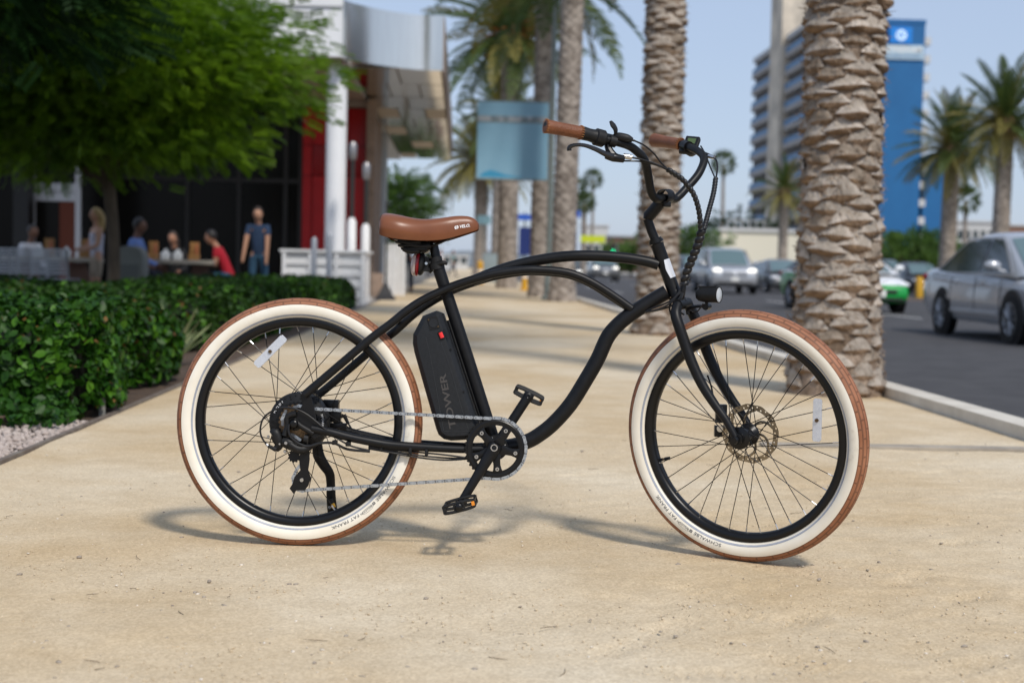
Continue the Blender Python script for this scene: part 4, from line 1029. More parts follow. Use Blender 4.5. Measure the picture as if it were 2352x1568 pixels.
    fz0, fz1 = xat(wz0+.03, True)-.16, xat(wz1, True)-.12; rz0, rz1 = xat(wz0+.06, False)+.20, xat(wz1, False)+.14
    mid = .02
    def ysid(z): return hw*(.93+(gh[3][2]*1.06-.93)*(z-belt+.03)/(H-.10-belt+.03))+.012
    for sgn in (-1, 1):
        for quad in ([(rz0, wz0), (mid-.04, wz0), (mid-.04, wz1), (rz1, wz1)], [(mid+.04, wz0), (fz0, wz0), (fz1, wz1), (mid+.04, wz1)]):
            k = MB(); k.add([(a, sgn*ysid(z), z) for a, z in quad], [(0, 1, 2, 3)]); k.build('side_window', M_cglass, t, smooth=False)
        if detail:
            k = MB(); q_ = [(rz0-.05, wz0-.01), (rz1-.04, wz1+.03), (fz1+.03, wz1+.03), (fz0+.10, wz0-.01)]
            k.tube([(a, sgn*(ysid(z)-.006), z) for a, z in q_+[q_[0]]], .012, 6); k.build('window_trim', M_alu if kind == 'sedan' else M_blackp, t)
            k = MB(); mx = fz0-.14; k.tube([(mx, sgn*(hw*.94), wz0+.02), (mx, sgn*(hw+.05), wz0+.05)], .02, 8); k.ball((mx-.03, sgn*(hw+.11), wz0+.10), (.07, .12, .075), 14, 10); k.build('door_mirror', paint2 or paint, t)
            for dx in (-.75, .28):
                k = MB(); k.tube([(dx-.1, sgn*(hw*.99+.006), belt-.10), (dx+.1, sgn*(hw*.99+.006), belt-.10)], .015, 6); k.build('door_handle', M_alu if kind == 'sedan' else paint, t)
            for dx in (-.98, mid, 1.0):
                k = MB(); k.tube([(dx, sgn*(hw*.965), belt-.03), (dx, sgn*(hw*.992), belt-.2), (dx+.01, sgn*(hw*1.0), .55), (dx+.02, sgn*(hw*.985), .36)], .005, 5); k.build('door_seam', M_blackp, t)
            k = MB(); k.box((0, sgn*hw*.992, .40), (1.9, .02, .055)); k.build('sill_trim', M_alu if kind == 'sedan' else M_blackp, t, bevel=.006)
    # wheels in dark arches
    for wx in (wb/2+.05, -wb/2+.05):
        for sgn in (-1, 1):
            k = MB(); k.lathe([(wr+.075, -.01), (wr+.07, .012), (0, .014)], (wx, sgn*(hw*.985), wr+.0), (0, sgn, 0), 28); k.build('wheel_arch', M_blackp, t)
            k = MB(); k.lathe([(wr*.66, -.16), (wr*.96, -.15), (wr, -.12), (wr, .0), (wr*.96, .03), (wr*.68, .035), (wr*.66, .02)], (wx, sgn*(hw*.985), wr), (0, sgn, 0), 32); wo = k.build('wheel', M_tyre, t)
            k = MB(); c = Vector((wx, sgn*hw*.985, wr)); k.lathe([(wr*.68, .03), (wr*.64, .034), (wr*.60, .018)], c, (0, sgn, 0), 32); k.lathe([(0, .03), (.05, .028), (.06, .018)], c, (0, sgn, 0), 12)
            for q in range(10 if detail else 5):
                a = 2*math.pi*q/(10 if detail else 5); d = Vector((math.cos(a), 0, math.sin(a)))
                k.tube([c+d*.03+Vector((0, sgn*.022, 0)), c+d*wr*.62+Vector((0, sgn*.022, 0))], [.03, .024], 6, flat=.4, side=(0, 1, 0))
            k.build('rim', M_rim, wo)
            k = MB(); k.lathe([(0, .016), (wr*.66, .016)], c, (0, sgn, 0), 24); k.build('wheel_well', M_blackp, wo)
    # face: lamps, grille, bumper, plate
    for sgn in (-1, 1):
        zf = .64 if not suv else .90; xf = f_-.14 if not suv else f_-.05
        k = MB(); k.ball((xf-.03, sgn*hw*.70, zf+.03), (.13, .20 if not suv else .19, .075 if not suv else .085), 14, 10); k.build('headlight', M_hlon if lights else M_hl, t)
        k = MB(); k.ball((b_+.07, sgn*hw*.78, .88 if not suv else 1.0), (.07, .16, .08), 12, 8); k.build('tail_light', M_redl_car, t)
    k = MB(); k.box((f_-.012, 0, .50 if not suv else .80), (.05, hw*1.0, .10 if not suv else .20)); gr_ = k.build('grille', M_blackp if not suv else M_rim, t, bevel=.02)
    k = MB(); k.box((f_-.005, 0, .33 if not suv else .42), (.06, hw*1.35, .07)); k.build('air_intake', M_blackp, t, bevel=.02)
    k = MB(); k.box((f_+.018, 0, .46 if not suv else .58), (.012, .31, .15)); k.build('number_plate', M_plate, t, bevel=.004)
    if suv:
        k = MB(); k.ball((f_+.02, 0, .82), (.02, .09, .09), 16, 10); k.build('badge', M_hl, t)
        for z in (.74, .80, .86):
            k = MB(); k.box((f_+.015, 0, z), (.02, hw*.95, .018)); k.build('grille_bar', M_alu, gr_)
    return t
M_redl_car = mat('tail lamp red', (.25, .01, .012), .2)
P_silv = mat('silver grey car paint', (.47, .485, .51), .25, .4, coat=.8); P_wht = mat('white car paint', (.78, .79, .80), .3, coat=.5); P_grn = mat('green taxi paint', (.006, .30, .05), .3, coat=.5)
P_pale = mat('pale silver car paint', (.46, .48, .51), .28, .45, coat=.6); P_dk = mat('charcoal car paint', (.03, .032, .036), .3, .3, coat=.5); P_gry = mat('mid grey car paint', (.16, .165, .17), .3, .4, coat=.5)
sF, sR = G(2320, 783, -.13), G(2158, 764, -.13)
car('silver grey sedan driving past beside the thick palm', 8.36, 20.45, -90, P_silv, None, 'sedan', 5.0, 1.86, 1.56)
tx = G(2060, 708, -.13)
car('green and white taxi hatchback behind the thick palm trunk', 9.35, 34.7, -83, P_grn, P_wht, 'hatch', 4.48, 1.75, 1.49, wb=2.7)
car('pale silver SUV with lit headlamps coming along the road', W(1672, 640, 57).x, 58, -90, P_pale, None, 'suv', 4.9, 1.98, 1.84, lights=True, wb=2.85)
GT = 'traffic on the road'
car('small grey SUV far down the road with lit lamps', W(1387, 630, 95).x, 96, -90, P_gry, None, 'suv', 4.6, 1.85, 1.68, GT, True, False)
car('dark car partly hidden by the straight palm trunk', W(1300, 640, 84).x, 85, -90, P_dk, None, 'sedan', 4.7, 1.8, 1.45, GT, True, False)
car('charcoal car behind the silver SUV beside the kerb lane', W(1600, 640, 70).x, 71, -90, P_dk, None, 'suv', 4.6, 1.85, 1.65, GT, False, False)
car('charcoal sedan between the SUV and the taxi', W(1768, 630, 74).x, 74, -90, P_dk, None, 'sedan', 4.7, 1.82, 1.46, GT, False, False)
car('grey hatchback just behind the taxi', W(1800, 630, 62).x, 63, -90, P_gry, None, 'hatch', 4.4, 1.78, 1.48, GT, False, False)
GK = 'cars parked across the road'
for i, (px, Yd, p_, kd, lab) in enumerate(((2105, 66, P_dk, 'sedan', 'dark car parked across the road beside the yellow barrier'), (2128, 76, P_gry, 'suv', 'grey SUV parked across the road behind the dark car'), (2075, 88, P_pale, 'sedan', 'pale sedan parked below the olive shrubs'), (2215, 92, P_pale, 'suv', 'pale SUV parked beyond the sedan roof'))):
    car(lab, min(22.6, W(px, 600, Yd).x), Yd, -90, p_, None, kd, 4.6, 1.82, 1.5 if kd != 'suv' else 1.7, GK, False, False)
k = MB(); q = G(2113, 632, -.13); k.span(-.13, .13, -.15, .15, 0, .85); o = k.build('barrier_post', mat('yellow barrier', (.62, .35, .03), .5), bevel=.03); o.location = (W(2113, 620, 56).x, 56, -.13); tag(o, 'yellow barrier post behind the sedan on the road edge', 'barrier')

# ================================================================= far buildings
M_beige = mat('beige concrete tower', (.80, .70, .56), .8, col2=(.44, .39, .32), scale=.2); M_gconc = mat('grey balcony concrete', (.38, .355, .33), .8); M_bluew = mat('blue hotel glazing', (.055, .18, .36), .45)
M_blu = mat('blue tower wall', (.012, .13, .33), .6, col2=(.010, .115, .30), scale=.3); M_bsig = mat('bright blue sign box', (.01, .22, .68), .5); M_band = mat('pale sign band', (.42, .56, .66), .6)
M_cream = mat('cream low building', (.66, .62, .50), .8); M_wbld = mat('white far building', (.55, .55, .54), .8); M_brick = mat('brick far building', (.24, .14, .10), .85)
hx = 54.0
ht = thing('hotel_tower', 'beige hotel tower with rows of blue glazed balconies', 'building', (hx, 240, 0)); ho = Vector((hx, 240, 0))
def Yof(px): return hx*FPX/(px-1052)
zr1 = 39.5
yl1, yl0 = Yof(1714), Yof(1763); yc0 = Yof(1790); yr0 = Yof(1856)
part('wing', M_beige, (hx+1.2, hx+8, yl0, yl1, 0, zr1), parent=ht, o_=ho); part('wing', M_beige, (hx+1.2, hx+5.5, yr0, yc0, 0, zr1), parent=ht, o_=ho)
part('core', M_beige, (hx-1.2, hx+9, yc0+.02, yl0-.02, 0, 72), parent=ht, o_=ho)
for (a, b) in ((yl0, yl1), (yr0, yc0)):
    part('parapet', M_wbld, (hx-.4, hx+5.5, a, b, zr1+.02, zr1+.9), parent=ht, o_=ho)
    for fl in range(13):
        z = zr1-3.03*(fl+1)
        part('balcony', M_gconc, (hx-.55, hx+1.15, a+.1, b-.1, z, z+.85), parent=ht, o_=ho)
        part('balustrade', M_bluew, (hx-.48, hx-.40, a+.15, b-.15, z+.86, z+1.75), parent=ht, o_=ho)
        part('window_band', M_bluew, (hx+.9, hx+1.19, a+.15, b-.15, z+.9, z+2.9), parent=ht, o_=ho)
        for q in range(5):
            yv = a+(b-a)*(q+.5)/5; part('divider', M_gconc, (hx-.2, hx+.88, yv-.12, yv+.12, z+.87, z+2.98), parent=ht, o_=ho)
Yb = 230; bx0, bx1 = W(1950, 300, Yb).x, W(2117, 300, Yb).x; bz = W(2070, 55, Yb).z
bt = thing('blue_tower', 'flat blue tower with white hotel sign at its top', 'building', ((bx0+bx1)/2, Yb, 0)); bo = Vector(((bx0+bx1)/2, Yb, 0))
part('wall', M_blu, (bx0, bx1, Yb, Yb+16, 0, bz), parent=bt, o_=bo)
part('roof_parapet', M_blu, (bx0-.1, bx1+.1, Yb-.1, Yb+16.1, bz+.01, bz+.7), parent=bt, o_=bo)
for fl in range(14): part('balcony', M_wbld, (bx1+.01, bx1+1.1, Yb+.3, Yb+15, bz-2.9*fl-3.2, bz-2.9*fl-2.0), parent=bt, o_=bo)
bw = W(2193, 450, Yb).x; part('wing', M_blu, (bx1+1.2, bw, Yb+2, Yb+16, 0, W(2160, 355, Yb).z), parent=bt, o_=bo)
sx0, sx1, sz0, sz1 = W(2043, 80, Yb).x, W(2093, 80, Yb).x, W(2068, 101, Yb).z, W(2068, 64, Yb).z
part('sign_box', M_bsig, (sx0, sx1, Yb-.5, Yb-.02, sz0, sz1), parent=bt, o_=bo)
tz0, tz1 = W(2070, 137, Yb).z, W(2070, 104, Yb).z; tx0 = W(2022, 110, Yb).x
part('sign_band', M_band, (tx0, bx1-.2, Yb-.3, Yb-.02, tz0, tz1), parent=bt, o_=bo)
vs, fs = text_mesh('WYNDHAM', 1.0, bold=.02); wm = max(v_[0] for v_ in vs); hm = max(v_[1] for v_ in vs)
raw('sign_lettering', [(tx0-bo.x+.3+x/wm*(bx1-tx0-.9), -.34, tz0+(tz1-tz0)*.48+y/hm*(tz1-tz0)*.42) for x, y in vs], fs, M_wht, bt)
vs, fs = text_mesh('SAN DIEGO BAYSIDE', 1.0); wm = max(v_[0] for v_ in vs); hm = max(v_[1] for v_ in vs)
raw('sign_lettering', [(tx0-bo.x+.5+x/wm*(bx1-tx0-1.3), -.34, tz0+(tz1-tz0)*.14+y/hm*(tz1-tz0)*.2) for x, y in vs], fs, M_blu, bt)
cxs, czs = (sx0+sx1)/2-bo.x, (sz0+sz1)/2; k = MB(); rr = (sz1-sz0)*.36
k.lathe([(0, .55), (rr, .55)], (cxs, 0, czs), (0, -1, 0), 8); k.build('sign_emblem', mat('pale emblem', (.62, .80, .95), .5, emit=(.6, .8, 1), estr=.25), bt, smooth=False)
vs, fs = text_mesh('W', 1.0, bold=.03); wm = max(v_[0] for v_ in vs); hm = max(v_[1] for v_ in vs)
raw('sign_lettering', [(cxs+(x/wm-.5)*rr*1.2, -.6, czs+(y/hm-.5)*rr*1.0) for x, y in vs], fs, M_bsig, bt)
def block(label, px0, px1, py, Yd, m_, dep=12, wins=0, group=None):
    a, b = W(px0, py, Yd), W(px1, py, Yd); cx = (a.x+b.x)/2; w = b.x-a.x; h = (a.z+b.z)/2
    t = thing('far_building', label, 'building', (cx, Yd, 0), 0, group); oo = Vector((cx, Yd, 0))
    k = MB(); k.span(-w/2, w/2, 0, dep, -.1, h); k.build('wall', m_, t, smooth=False)
    k = MB(); k.span(-w/2-.3, w/2+.3, -.3, dep+.3, h+.01, h+.4); k.build('roof', M_wbld, t, smooth=False)
    for fl in range(max(1, int(h/3.4))):
        for q in range(wins):
            x = -w/2+w*(q+.5)/wins; k = MB(); k.span(x-w/wins*.3, x+w/wins*.3, -.06, -.01, 1.0+fl*3.3, 2.6+fl*3.3); k.build('window', M_cglass, t, smooth=False)
    return t
lb = block('low cream building with flat pale roof behind the SUV', 1655, 1860, 533, 175, M_cream, 14, 0)
k = MB()
for i in range(6): k.tube([(-4.5+i*.9, 1, W(1700, 533, 175).z-.0), (-4.5+i*.9, 1, W(1700, 533, 175).z+1.5)], .05, 6)
k.tube([(-4.5, 1, W(1700, 533, 175).z+1.5), (0, 1, W(1700, 533, 175).z+1.5)], .05, 6); k.build('roof_railing', M_wbld, lb)
block('smaller cream annexe left of the low building', 1600, 1655, 556, 180, M_wbld, 10, 2)
block('brick building at the street end', 1480, 1560, 520, 330, M_brick, 12, 5)
block('brown low building beyond the yellow sign', 1405, 1475, 545, 300, M_brick, 12, 4)
block('white gabled building behind the yellow sign', 1345, 1398, 520, 320, M_wbld, 12, 3)
block('white low building beyond the blue wing', 2198, 2285, 512, 260, M_wbld, 12, 5)
block('reddish low building behind the sedan', 2288, 2420, 520, 280, M_brick, 12, 6)
block('pale shop row at the far end of the path', 960, 1075, 590, 260, M_wbld, 10, 6)
t_ = thing('unseen_reflected_block', 'long grey block added out of view across the road for the steel fascia to reflect', 'building', (36, 60, 0))  # added out of view so the curved steel fascia mirrors something dark
k = MB(); k.span(0, 12, -26, 20, -.1, 13); k.build('wall', mat('grey brown reflected block wall', (.10, .09, .085), .8), t_, smooth=False)
for fl in range(4):
    for q in range(7):
        k = MB(); k.span(-.06, -.01, -24+q*5.6, -20.4+q*5.6, 1.0+fl*3.1, 2.9+fl*3.1); k.build('window', M_cglass, t_, smooth=False)
hl = MB(); pts = []
N = 60
for i in range(N+1):
    x = -700+2200*i/N; pts.append((x, 2400, 18+26*mnoise.noise((i*.17, 3, 0))+12*mnoise.noise((i*.6, 1, 0))))
hl.add([(a, b, -1) for a, b, c in pts]+[(a, b+60, max(c, 4)) for a, b, c in pts]+[(a, b+400, -1) for a, b, c in pts], [(i, i+1, N+2+i, N+1+i) for i in range(N)]+[(N+1+i, N+2+i, 2*N+3+i, 2*N+2+i) for i in range(N)])
struct(hl.build('hills', mat('hazy hills', (.13, .16, .19), .95, col2=(.17, .19, .2), scale=.01)))
# ================================================================= the bicycle
B_YAW, B_LEAN = .0732297, .0349224
_bf = Vector((math.cos(B_YAW), -math.sin(B_YAW), 0)); _bn0 = Vector((-math.sin(B_YAW), -math.cos(B_YAW), 0)); _Z = Vector((0, 0, 1))
def wheel_axes(yaw, lean):
    f = Vector((math.cos(yaw), -math.sin(yaw), 0)); n0 = Vector((-math.sin(yaw), -math.cos(yaw), 0))
    return f, math.cos(lean)*n0+math.sin(lean)*_Z, math.cos(lean)*_Z-math.sin(lean)*n0
_f1, _n1, _u1 = wheel_axes(B_YAW, B_LEAN)
BASE = Vector((-.4378516, 3.8937369, 0))
def frame_mat(x, y, z, o):
    return Matrix(((x.x, y.x, z.x, o.x), (x.y, y.y, z.y, o.y), (x.z, y.z, z.z, o.z), (0, 0, 0, 1)))
BM = frame_mat(_f1, -_n1, _u1, BASE)
BI = BM.inverted()
BI3 = BI.to_3x3()
COL_L = BI @ CO
R0, RM = .310, .029
# front wheel
_f2, _n2, _u2 = wheel_axes(.5780175, -.0711651)
FC = Vector((.7722707, 3.7686296, 0)) + R0*_u2 + Vector((0, 0, RM))
FWM = BI @ frame_mat(_f2, -_n2, _u2, FC)
FCL = FWM.to_translation(); FF = FWM.to_3x3().col[0]; FN = -FWM.to_3x3().col[1]; FU = FWM.to_3x3().col[2]
RC = Vector((0, 0, R0)) + BI3 @ Vector((0, 0, RM))
RWM = Matrix.Translation(RC)
def P(px, py, lat=0.0):
    d = BI3 @ ray(px, py); return COL_L + d*((-lat-COL_L.y)/d.y)
def S(px, py, lat=0.0):
    d = BI3 @ ray(px, py); return COL_L + d*((lat-(COL_L-FCL).dot(FN))/d.dot(FN))
def crop(ox, oy, s):
    return lambda x, y: ((ox+x/s)/1.741497, (oy+y/s)/1.741497)
c1 = crop(980, 1480, 2.53); c2 = crop(1750, 1500, 2.614); c7b = crop(2150, 450, 1.845); c8b = crop(2450, 1150, 1.3636)
c2b = crop(2200, 700, 2.24); c7 = crop(1300, 1000, 3.36); c6b = crop(1450, 1400, 1.742); c4 = crop(900, 600, 2.24); c4c = crop(2550, 1000, 3.92)
c3 = crop(2750, 1500, 3.136)

M_black = mat('matte black frame paint', (.0045, .0048, .0055), .40, col2=(.007, .0073, .0085), scale=40, rough2=.47, spec=.32)
M_blk2 = mat('black anodised metal', (.005, .005, .0055), .32, spec=.4)
M_plas = mat('black plastic', (.007, .007, .0075), .5, col2=(.012, .012, .012), scale=60, spec=.35)
M_bat = mat('graphite battery plastic', (.012, .0135, .016), .5, col2=(.016, .018, .021), scale=120, bump=.05, bscale=600, spec=.35)
M_rub = mat('black cable rubber', (.009, .009, .010), .38)
M_brown = mat('brown saddle vinyl', (.165, .057, .024), .34, col2=(.205, .073, .031), scale=9, bump=.04, bscale=900, spec=.45)
M_grip = mat('brown leather grip', (.15, .050, .018), .48, col2=(.20, .070, .027), scale=30, bump=.25, bscale=220)
M_stitch = mat('tan stitching', (.34, .15, .045), .7, col2=(.2, .07, .02), scale=200)
M_white = mat('cream sidewall rubber', (.80, .74, .61), .5, col2=(.86, .82, .72), scale=7, detail=6, bump=.02, bscale=200)
def smudge(m, col, s, p0, p1):
    n = m.node_tree.nodes; L = m.node_tree.links; b = n['Principled BSDF']; src = b.inputs['Base Color'].links[0].from_socket
    tc = n.new('ShaderNodeTexCoord'); t = n.new('ShaderNodeTexNoise'); t.inputs['Scale'].default_value = s; t.inputs['Detail'].default_value = 9; t.inputs['Roughness'].default_value = .7
    L.new(tc.outputs['Object'], t.inputs['Vector']); r = n.new('ShaderNodeMapRange'); r.inputs['From Min'].default_value = p0; r.inputs['From Max'].default_value = p1; L.new(t.outputs['Fac'], r.inputs[0])
    x = n.new('ShaderNodeMix'); x.data_type = 'RGBA'; L.new(r.outputs[0], x.inputs[0]); L.new(src, x.inputs[6]); x.inputs[7].default_value = (*col, 1); L.new(x.outputs[2], b.inputs['Base Color'])
smudge(M_white, (.52, .45, .34), 11, .60, .82)
M_stripe = mat('grey reflective stripe', (.30, .33, .39), .45, col2=(.38, .40, .45), scale=60)
M_ink = mat('black printed ink', (.07, .07, .075), .7)
M_wink = mat('white printed ink', (.85, .85, .85), .6)
M_gink = mat('grey battery lettering', (.060, .055, .052), .4)
M_steel = mat('bright steel', (.62, .62, .62), .22, 1.0)
M_chain = mat('silver chain', (.56, .59, .62), .34, .85, col2=(.44, .47, .5), scale=300)
M_brass = mat('dark brass cassette', (.20, .13, .07), .38, .9, col2=(.1, .07, .045), scale=80)
M_rotor = mat('brushed brake rotor', (.36, .30, .22), .34, .9, col2=(.30, .25, .18), scale=200)
M_refl = mat('clear reflector plastic', (.80, .84, .90), .12, trans=.35, spec=.8, col2=(.66, .70, .78), scale=300)
M_amber = mat('amber reflector', (.75, .26, .03), .2)
M_red = mat('red switch', (.75, .03, .03), .4)
M_redl = mat('red lamp plastic', (.22, .008, .012), .2, spec=.6)
M_clear = mat('clear lamp lens', (.80, .66, .60), .12, trans=.45, spec=.6)
M_lens = mat('lamp lens glass', (.85, .9, .93), .05, trans=.5, spec=.9)
M_refb = mat('lamp reflector', (.8, .8, .82), .12, 1.0)
M_lcd = mat('green display', (.07, .11, .04), .25)
M_tag = mat('silver head badge', (.75, .76, .78), .35, .4)
M_spoke = mat('black spoke', (.016, .016, .017), .3, .6)
M_yel = mat('yellow tip', (.7, .38, .03), .5)

def tread_mat():
    m = bpy.data.materials.new('brown tread rubber'); m.use_nodes = True
    n = m.node_tree.nodes; L = m.node_tree.links; b = n['Principled BSDF']
    b.inputs['Roughness'].default_value = .62
    uv = n.new('ShaderNodeUVMap')
    br = n.new('ShaderNodeTexBrick'); br.offset = .5
    br.inputs['Scale'].default_value = 1; br.inputs['Mortar Size'].default_value = .075; br.inputs['Mortar Smooth'].default_value = .3
    br.inputs['Brick Width'].default_value = 1.5; br.inputs['Row Height'].default_value = .40
    br.inputs['Color1'].default_value = (1, 1, 1, 1); br.inputs['Color2'].default_value = (.9, .9, .9, 1); br.inputs['Mortar'].default_value = (0, 0, 0, 1)
    L.new(uv.outputs[0], br.inputs['Vector'])
    tc = n.new('ShaderNodeTexCoord'); nz = n.new('ShaderNodeTexNoise'); nz.inputs['Scale'].default_value = 16; nz.inputs['Detail'].default_value = 6
    L.new(tc.outputs['Object'], nz.inputs['Vector'])
    cr = n.new('ShaderNodeValToRGB'); cr.color_ramp.elements[0].color = (.26, .098, .042, 1); cr.color_ramp.elements[1].color = (.38, .165, .085, 1)
    cr.color_ramp.elements[0].position = .3; cr.color_ramp.elements[1].position = .7
    L.new(nz.outputs['Fac'], cr.inputs[0])
    mx = n.new('ShaderNodeMix'); mx.data_type = 'RGBA'; mx.blend_type = 'MULTIPLY'; mx.inputs[0].default_value = .42
    L.new(cr.outputs[0], mx.inputs[6]); L.new(br.outputs['Color'], mx.inputs[7]); L.new(mx.outputs[2], b.inputs['Base Color'])
    bp = n.new('ShaderNodeBump'); bp.inputs['Strength'].default_value = .9; bp.inputs['Distance'].default_value = .0022
    L.new(br.outputs['Fac'], bp.inputs['Height']); bp.invert = True; L.new(bp.outputs[0], b.inputs['Normal'])
    return m
M_tread = tread_mat()

bike = thing('bicycle', 'black cruiser electric bicycle with brown saddle and cream-walled brown tyres on sandy path', 'bicycle', mw=BM)

# ---- wheels -------------------------------------------------------
def torus_band(b0, b1, nb, na, off=0.0):
    v, f, uv = [], [], []
    for i in range(na):
        a = 2*math.pi*i/na
        for j in range(nb+1):
            b = b0+(b1-b0)*j/nb
            r = R0+(RM+off)*math.cos(b)
            v.append((r*math.cos(a), (RM+off)*math.sin(b), r*math.sin(a)))
    for i in range(na):
        for j in range(nb):
            i2 = (i+1) % na
            f.append((i*(nb+1)+j, i2*(nb+1)+j, i2*(nb+1)+j+1, i*(nb+1)+j+1))
            u0, u1 = i/na*66, (i+1)/na*66
            w0, w1 = (b0+(b1-b0)*j/nb), (b0+(b1-b0)*(j+1)/nb)
            uv.append(((u0, w0), (u1, w0), (u1, w1), (u0, w1)))
    return v, f, uv
WHITE0 = math.acos((.3203-R0)/RM)
def make_tyre_meshes():
    v, f, uv = torus_band(-WHITE0, WHITE0, 16, 160)
    me = bpy.data.meshes.new('tyre'); me.from_pydata(v, [], f)
    ul = me.uv_layers.new(name='UVMap')
    for p, q in zip(me.polygons, uv):
        p.use_smooth = True
        for li, c in zip(p.loop_indices, q): ul.data[li].uv = c
    w = MB()
    for sgn in (1, -1):
        v, f, _ = torus_band(sgn*WHITE0, sgn*math.pi*.97, 12, 160, .0)
        w.add(v, f)
    wm = w.mesh('sidewall')
    st = MB(); cb = math.acos((.2925-R0)/RM)
    for sgn in (1, -1):
        v, f, _ = torus_band(sgn*(cb-.095), sgn*(cb+.095), 2, 160, .0006); st.add(v, f)
    return me, wm, st.mesh('reflective_stripe')
TY, WW, ST = make_tyre_meshes()
def tyre_text(parent, phi0):
    def fn(x, y, rad=.2985):
        rho = rad+y; ph = phi0-x/.303
        lat = math.sqrt(max(RM**2-(rho-R0)**2, 0))+.0008
        return (rho*math.cos(ph), -lat, rho*math.sin(ph))
    g = .303*R(1)
    text_obj('lettering', 'SCHWALBE', M_ink, parent, fn, size=.0118, bold=.0, xs=1.38)
    text_obj('lettering', 'FAT FRANK', M_ink, parent, lambda x, y: fn(x+27.5*g, y), size=.0118, bold=.0, xs=1.38)
    text_obj('lettering', 'BALLOON', M_ink, parent, lambda x, y: fn(x+19.2*g, y+.003), size=.0075, xs=1.15)
    # small square emblem with a notch, between the words
    e = MB()
    for dx, dy, w, h in ((0, 0, .008, .0022), (0, .0022, .0022, .0045), (.0058, .0022, .0022, .0045), (.0022, .0045, .0036, .0022)):
        q = [(17*g+dx, dy+.001), (17*g+dx+w, dy+.001), (17*g+dx+w, dy+h+.001), (17*g+dx, dy+h+.001)]
        e.add([fn(x, y) for x, y in q], [(0, 1, 2, 3)])
    e.build('emblem', M_ink, parent, smooth=False)
    # oval outline round the small word
    o = MB(); N = 28; cx, cy = 22.2*g, .0065; pa = []
    for i in range(N):
        a = 2*math.pi*i/N; ex = abs(math.cos(a))**.6*math.copysign(1, math.cos(a)); ey = abs(math.sin(a))**.8*math.copysign(1, math.sin(a))
        pa += [fn(cx+ex*.0185, cy+ey*.0052), fn(cx+ex*.0179, cy+ey*.0046)]
    o.add(pa, [(2*i, (2*i+2) % (2*N), (2*i+3) % (2*N), 2*i+1) for i in range(N)])
    o.build('emblem', M_ink, parent, smooth=False)
def make_wheel(mw, hub_r, hub_lat, cross, phase, txt):
    rb = MB()
    prof = [(.2825, -.0155), (.2840, -.017), (.2800, -.0185), (.2700, -.0175), (.2640, -.0135), (.2610, -.006), (.2605, 0), (.2610, .006), (.2640, .0135), (.2700, .0175), (.2800, .0185), (.2840, .017), (.2825, .0155), (.275, .013), (.275, -.013)]
    rb.lathe(prof, (0, 0, 0), (0, 1, 0), 120, closed=True)
    w = link('wheel', rb.mesh('rim', angle=50), M_blk2, bike, mw)
    link('tyre', TY, M_tread, w); link('sidewall', WW, M_white, w); link('reflective_stripe', ST, M_stripe, w)
    tyre_text(w, txt)
    for sgn in (-1, 1):
        for k in range(18):
            ar = phase+2*math.pi*(2*k+(sgn > 0))/36
            af = ar + (1 if k % 2 else -1)*cross
            a = Vector((hub_r*math.cos(af), sgn*hub_lat, hub_r*math.sin(af))); b = Vector((.262*math.cos(ar), sgn*.005, .262*math.sin(ar)))
            d = (b-a).normalized()
            s = MB(); s.tube([a, b-d*.014], .0012, 6)
            so = s.build('spoke', M_spoke, w)
            nn = MB(); nn.tube([b-d*.016, b+d*.002], .0021, 6); nn.build('spoke_nipple', M_steel, w)
    return w
def reflector(parent, c, ang, lat):
    m = MB(); x = Vector((math.cos(ang), 0, math.sin(ang))); z = Vector((-math.sin(ang), 0, math.cos(ang))); y = Vector((0, 1, 0))
    o = Vector((c[0], lat, c[1])); pts = []
    L_, H_ = .056, .0115
    for a, b in ((-L_, -H_*.7), (-L_*.9, -H_), (L_*.9, -H_), (L_, -H_*.7), (L_, H_*.7), (L_*.9, H_), (-L_*.9, H_), (-L_, H_*.7)):
        pts.append(o+x*a+z*b)
    m.prism(pts, y*.006); m.build('reflector', M_refl, parent, smooth=False, bevel=.001)
    k = MB(); k.lathe([(0, -.004), (.005, -.004), (.005, 0)], o, (0, 1, 0), 12); k.build('reflector_clip', M_brass, parent)
W1 = make_wheel(RWM, .078, .020, R(38), .05, R(-27.5))
W2 = make_wheel(FWM, .026, .031, R(66), .02, R(-100))
def wl(w_inv, p): return w_inv @ p
RWI, FWI = RWM.inverted(), FWM.inverted()
p = RWI @ P(620, 807, .02); reflector(W1, (p.x, p.z), R(46), -.016)
p = FWI @ S(1874, 966, .02); reflector(W2, (p.x, p.z), R(89), -.012)
# valve on the front rim
a = FWI @ S(*c8b(245, 941)); b = FWI @ S(*c8b(312, 929))
m = MB(); m.tube([a, a.lerp(b, .45)], .004, 8); m.build('valve', M_blk2, W2)
m = MB(); m.tube([a.lerp(b, .35), a.lerp(b, .62)], .0033, 8); m.build('valve', M_brass, W2)
m = MB(); m.tube([a.lerp(b, .6), b], .0046, 8); m.build('valve_cap', M_plas, W2)
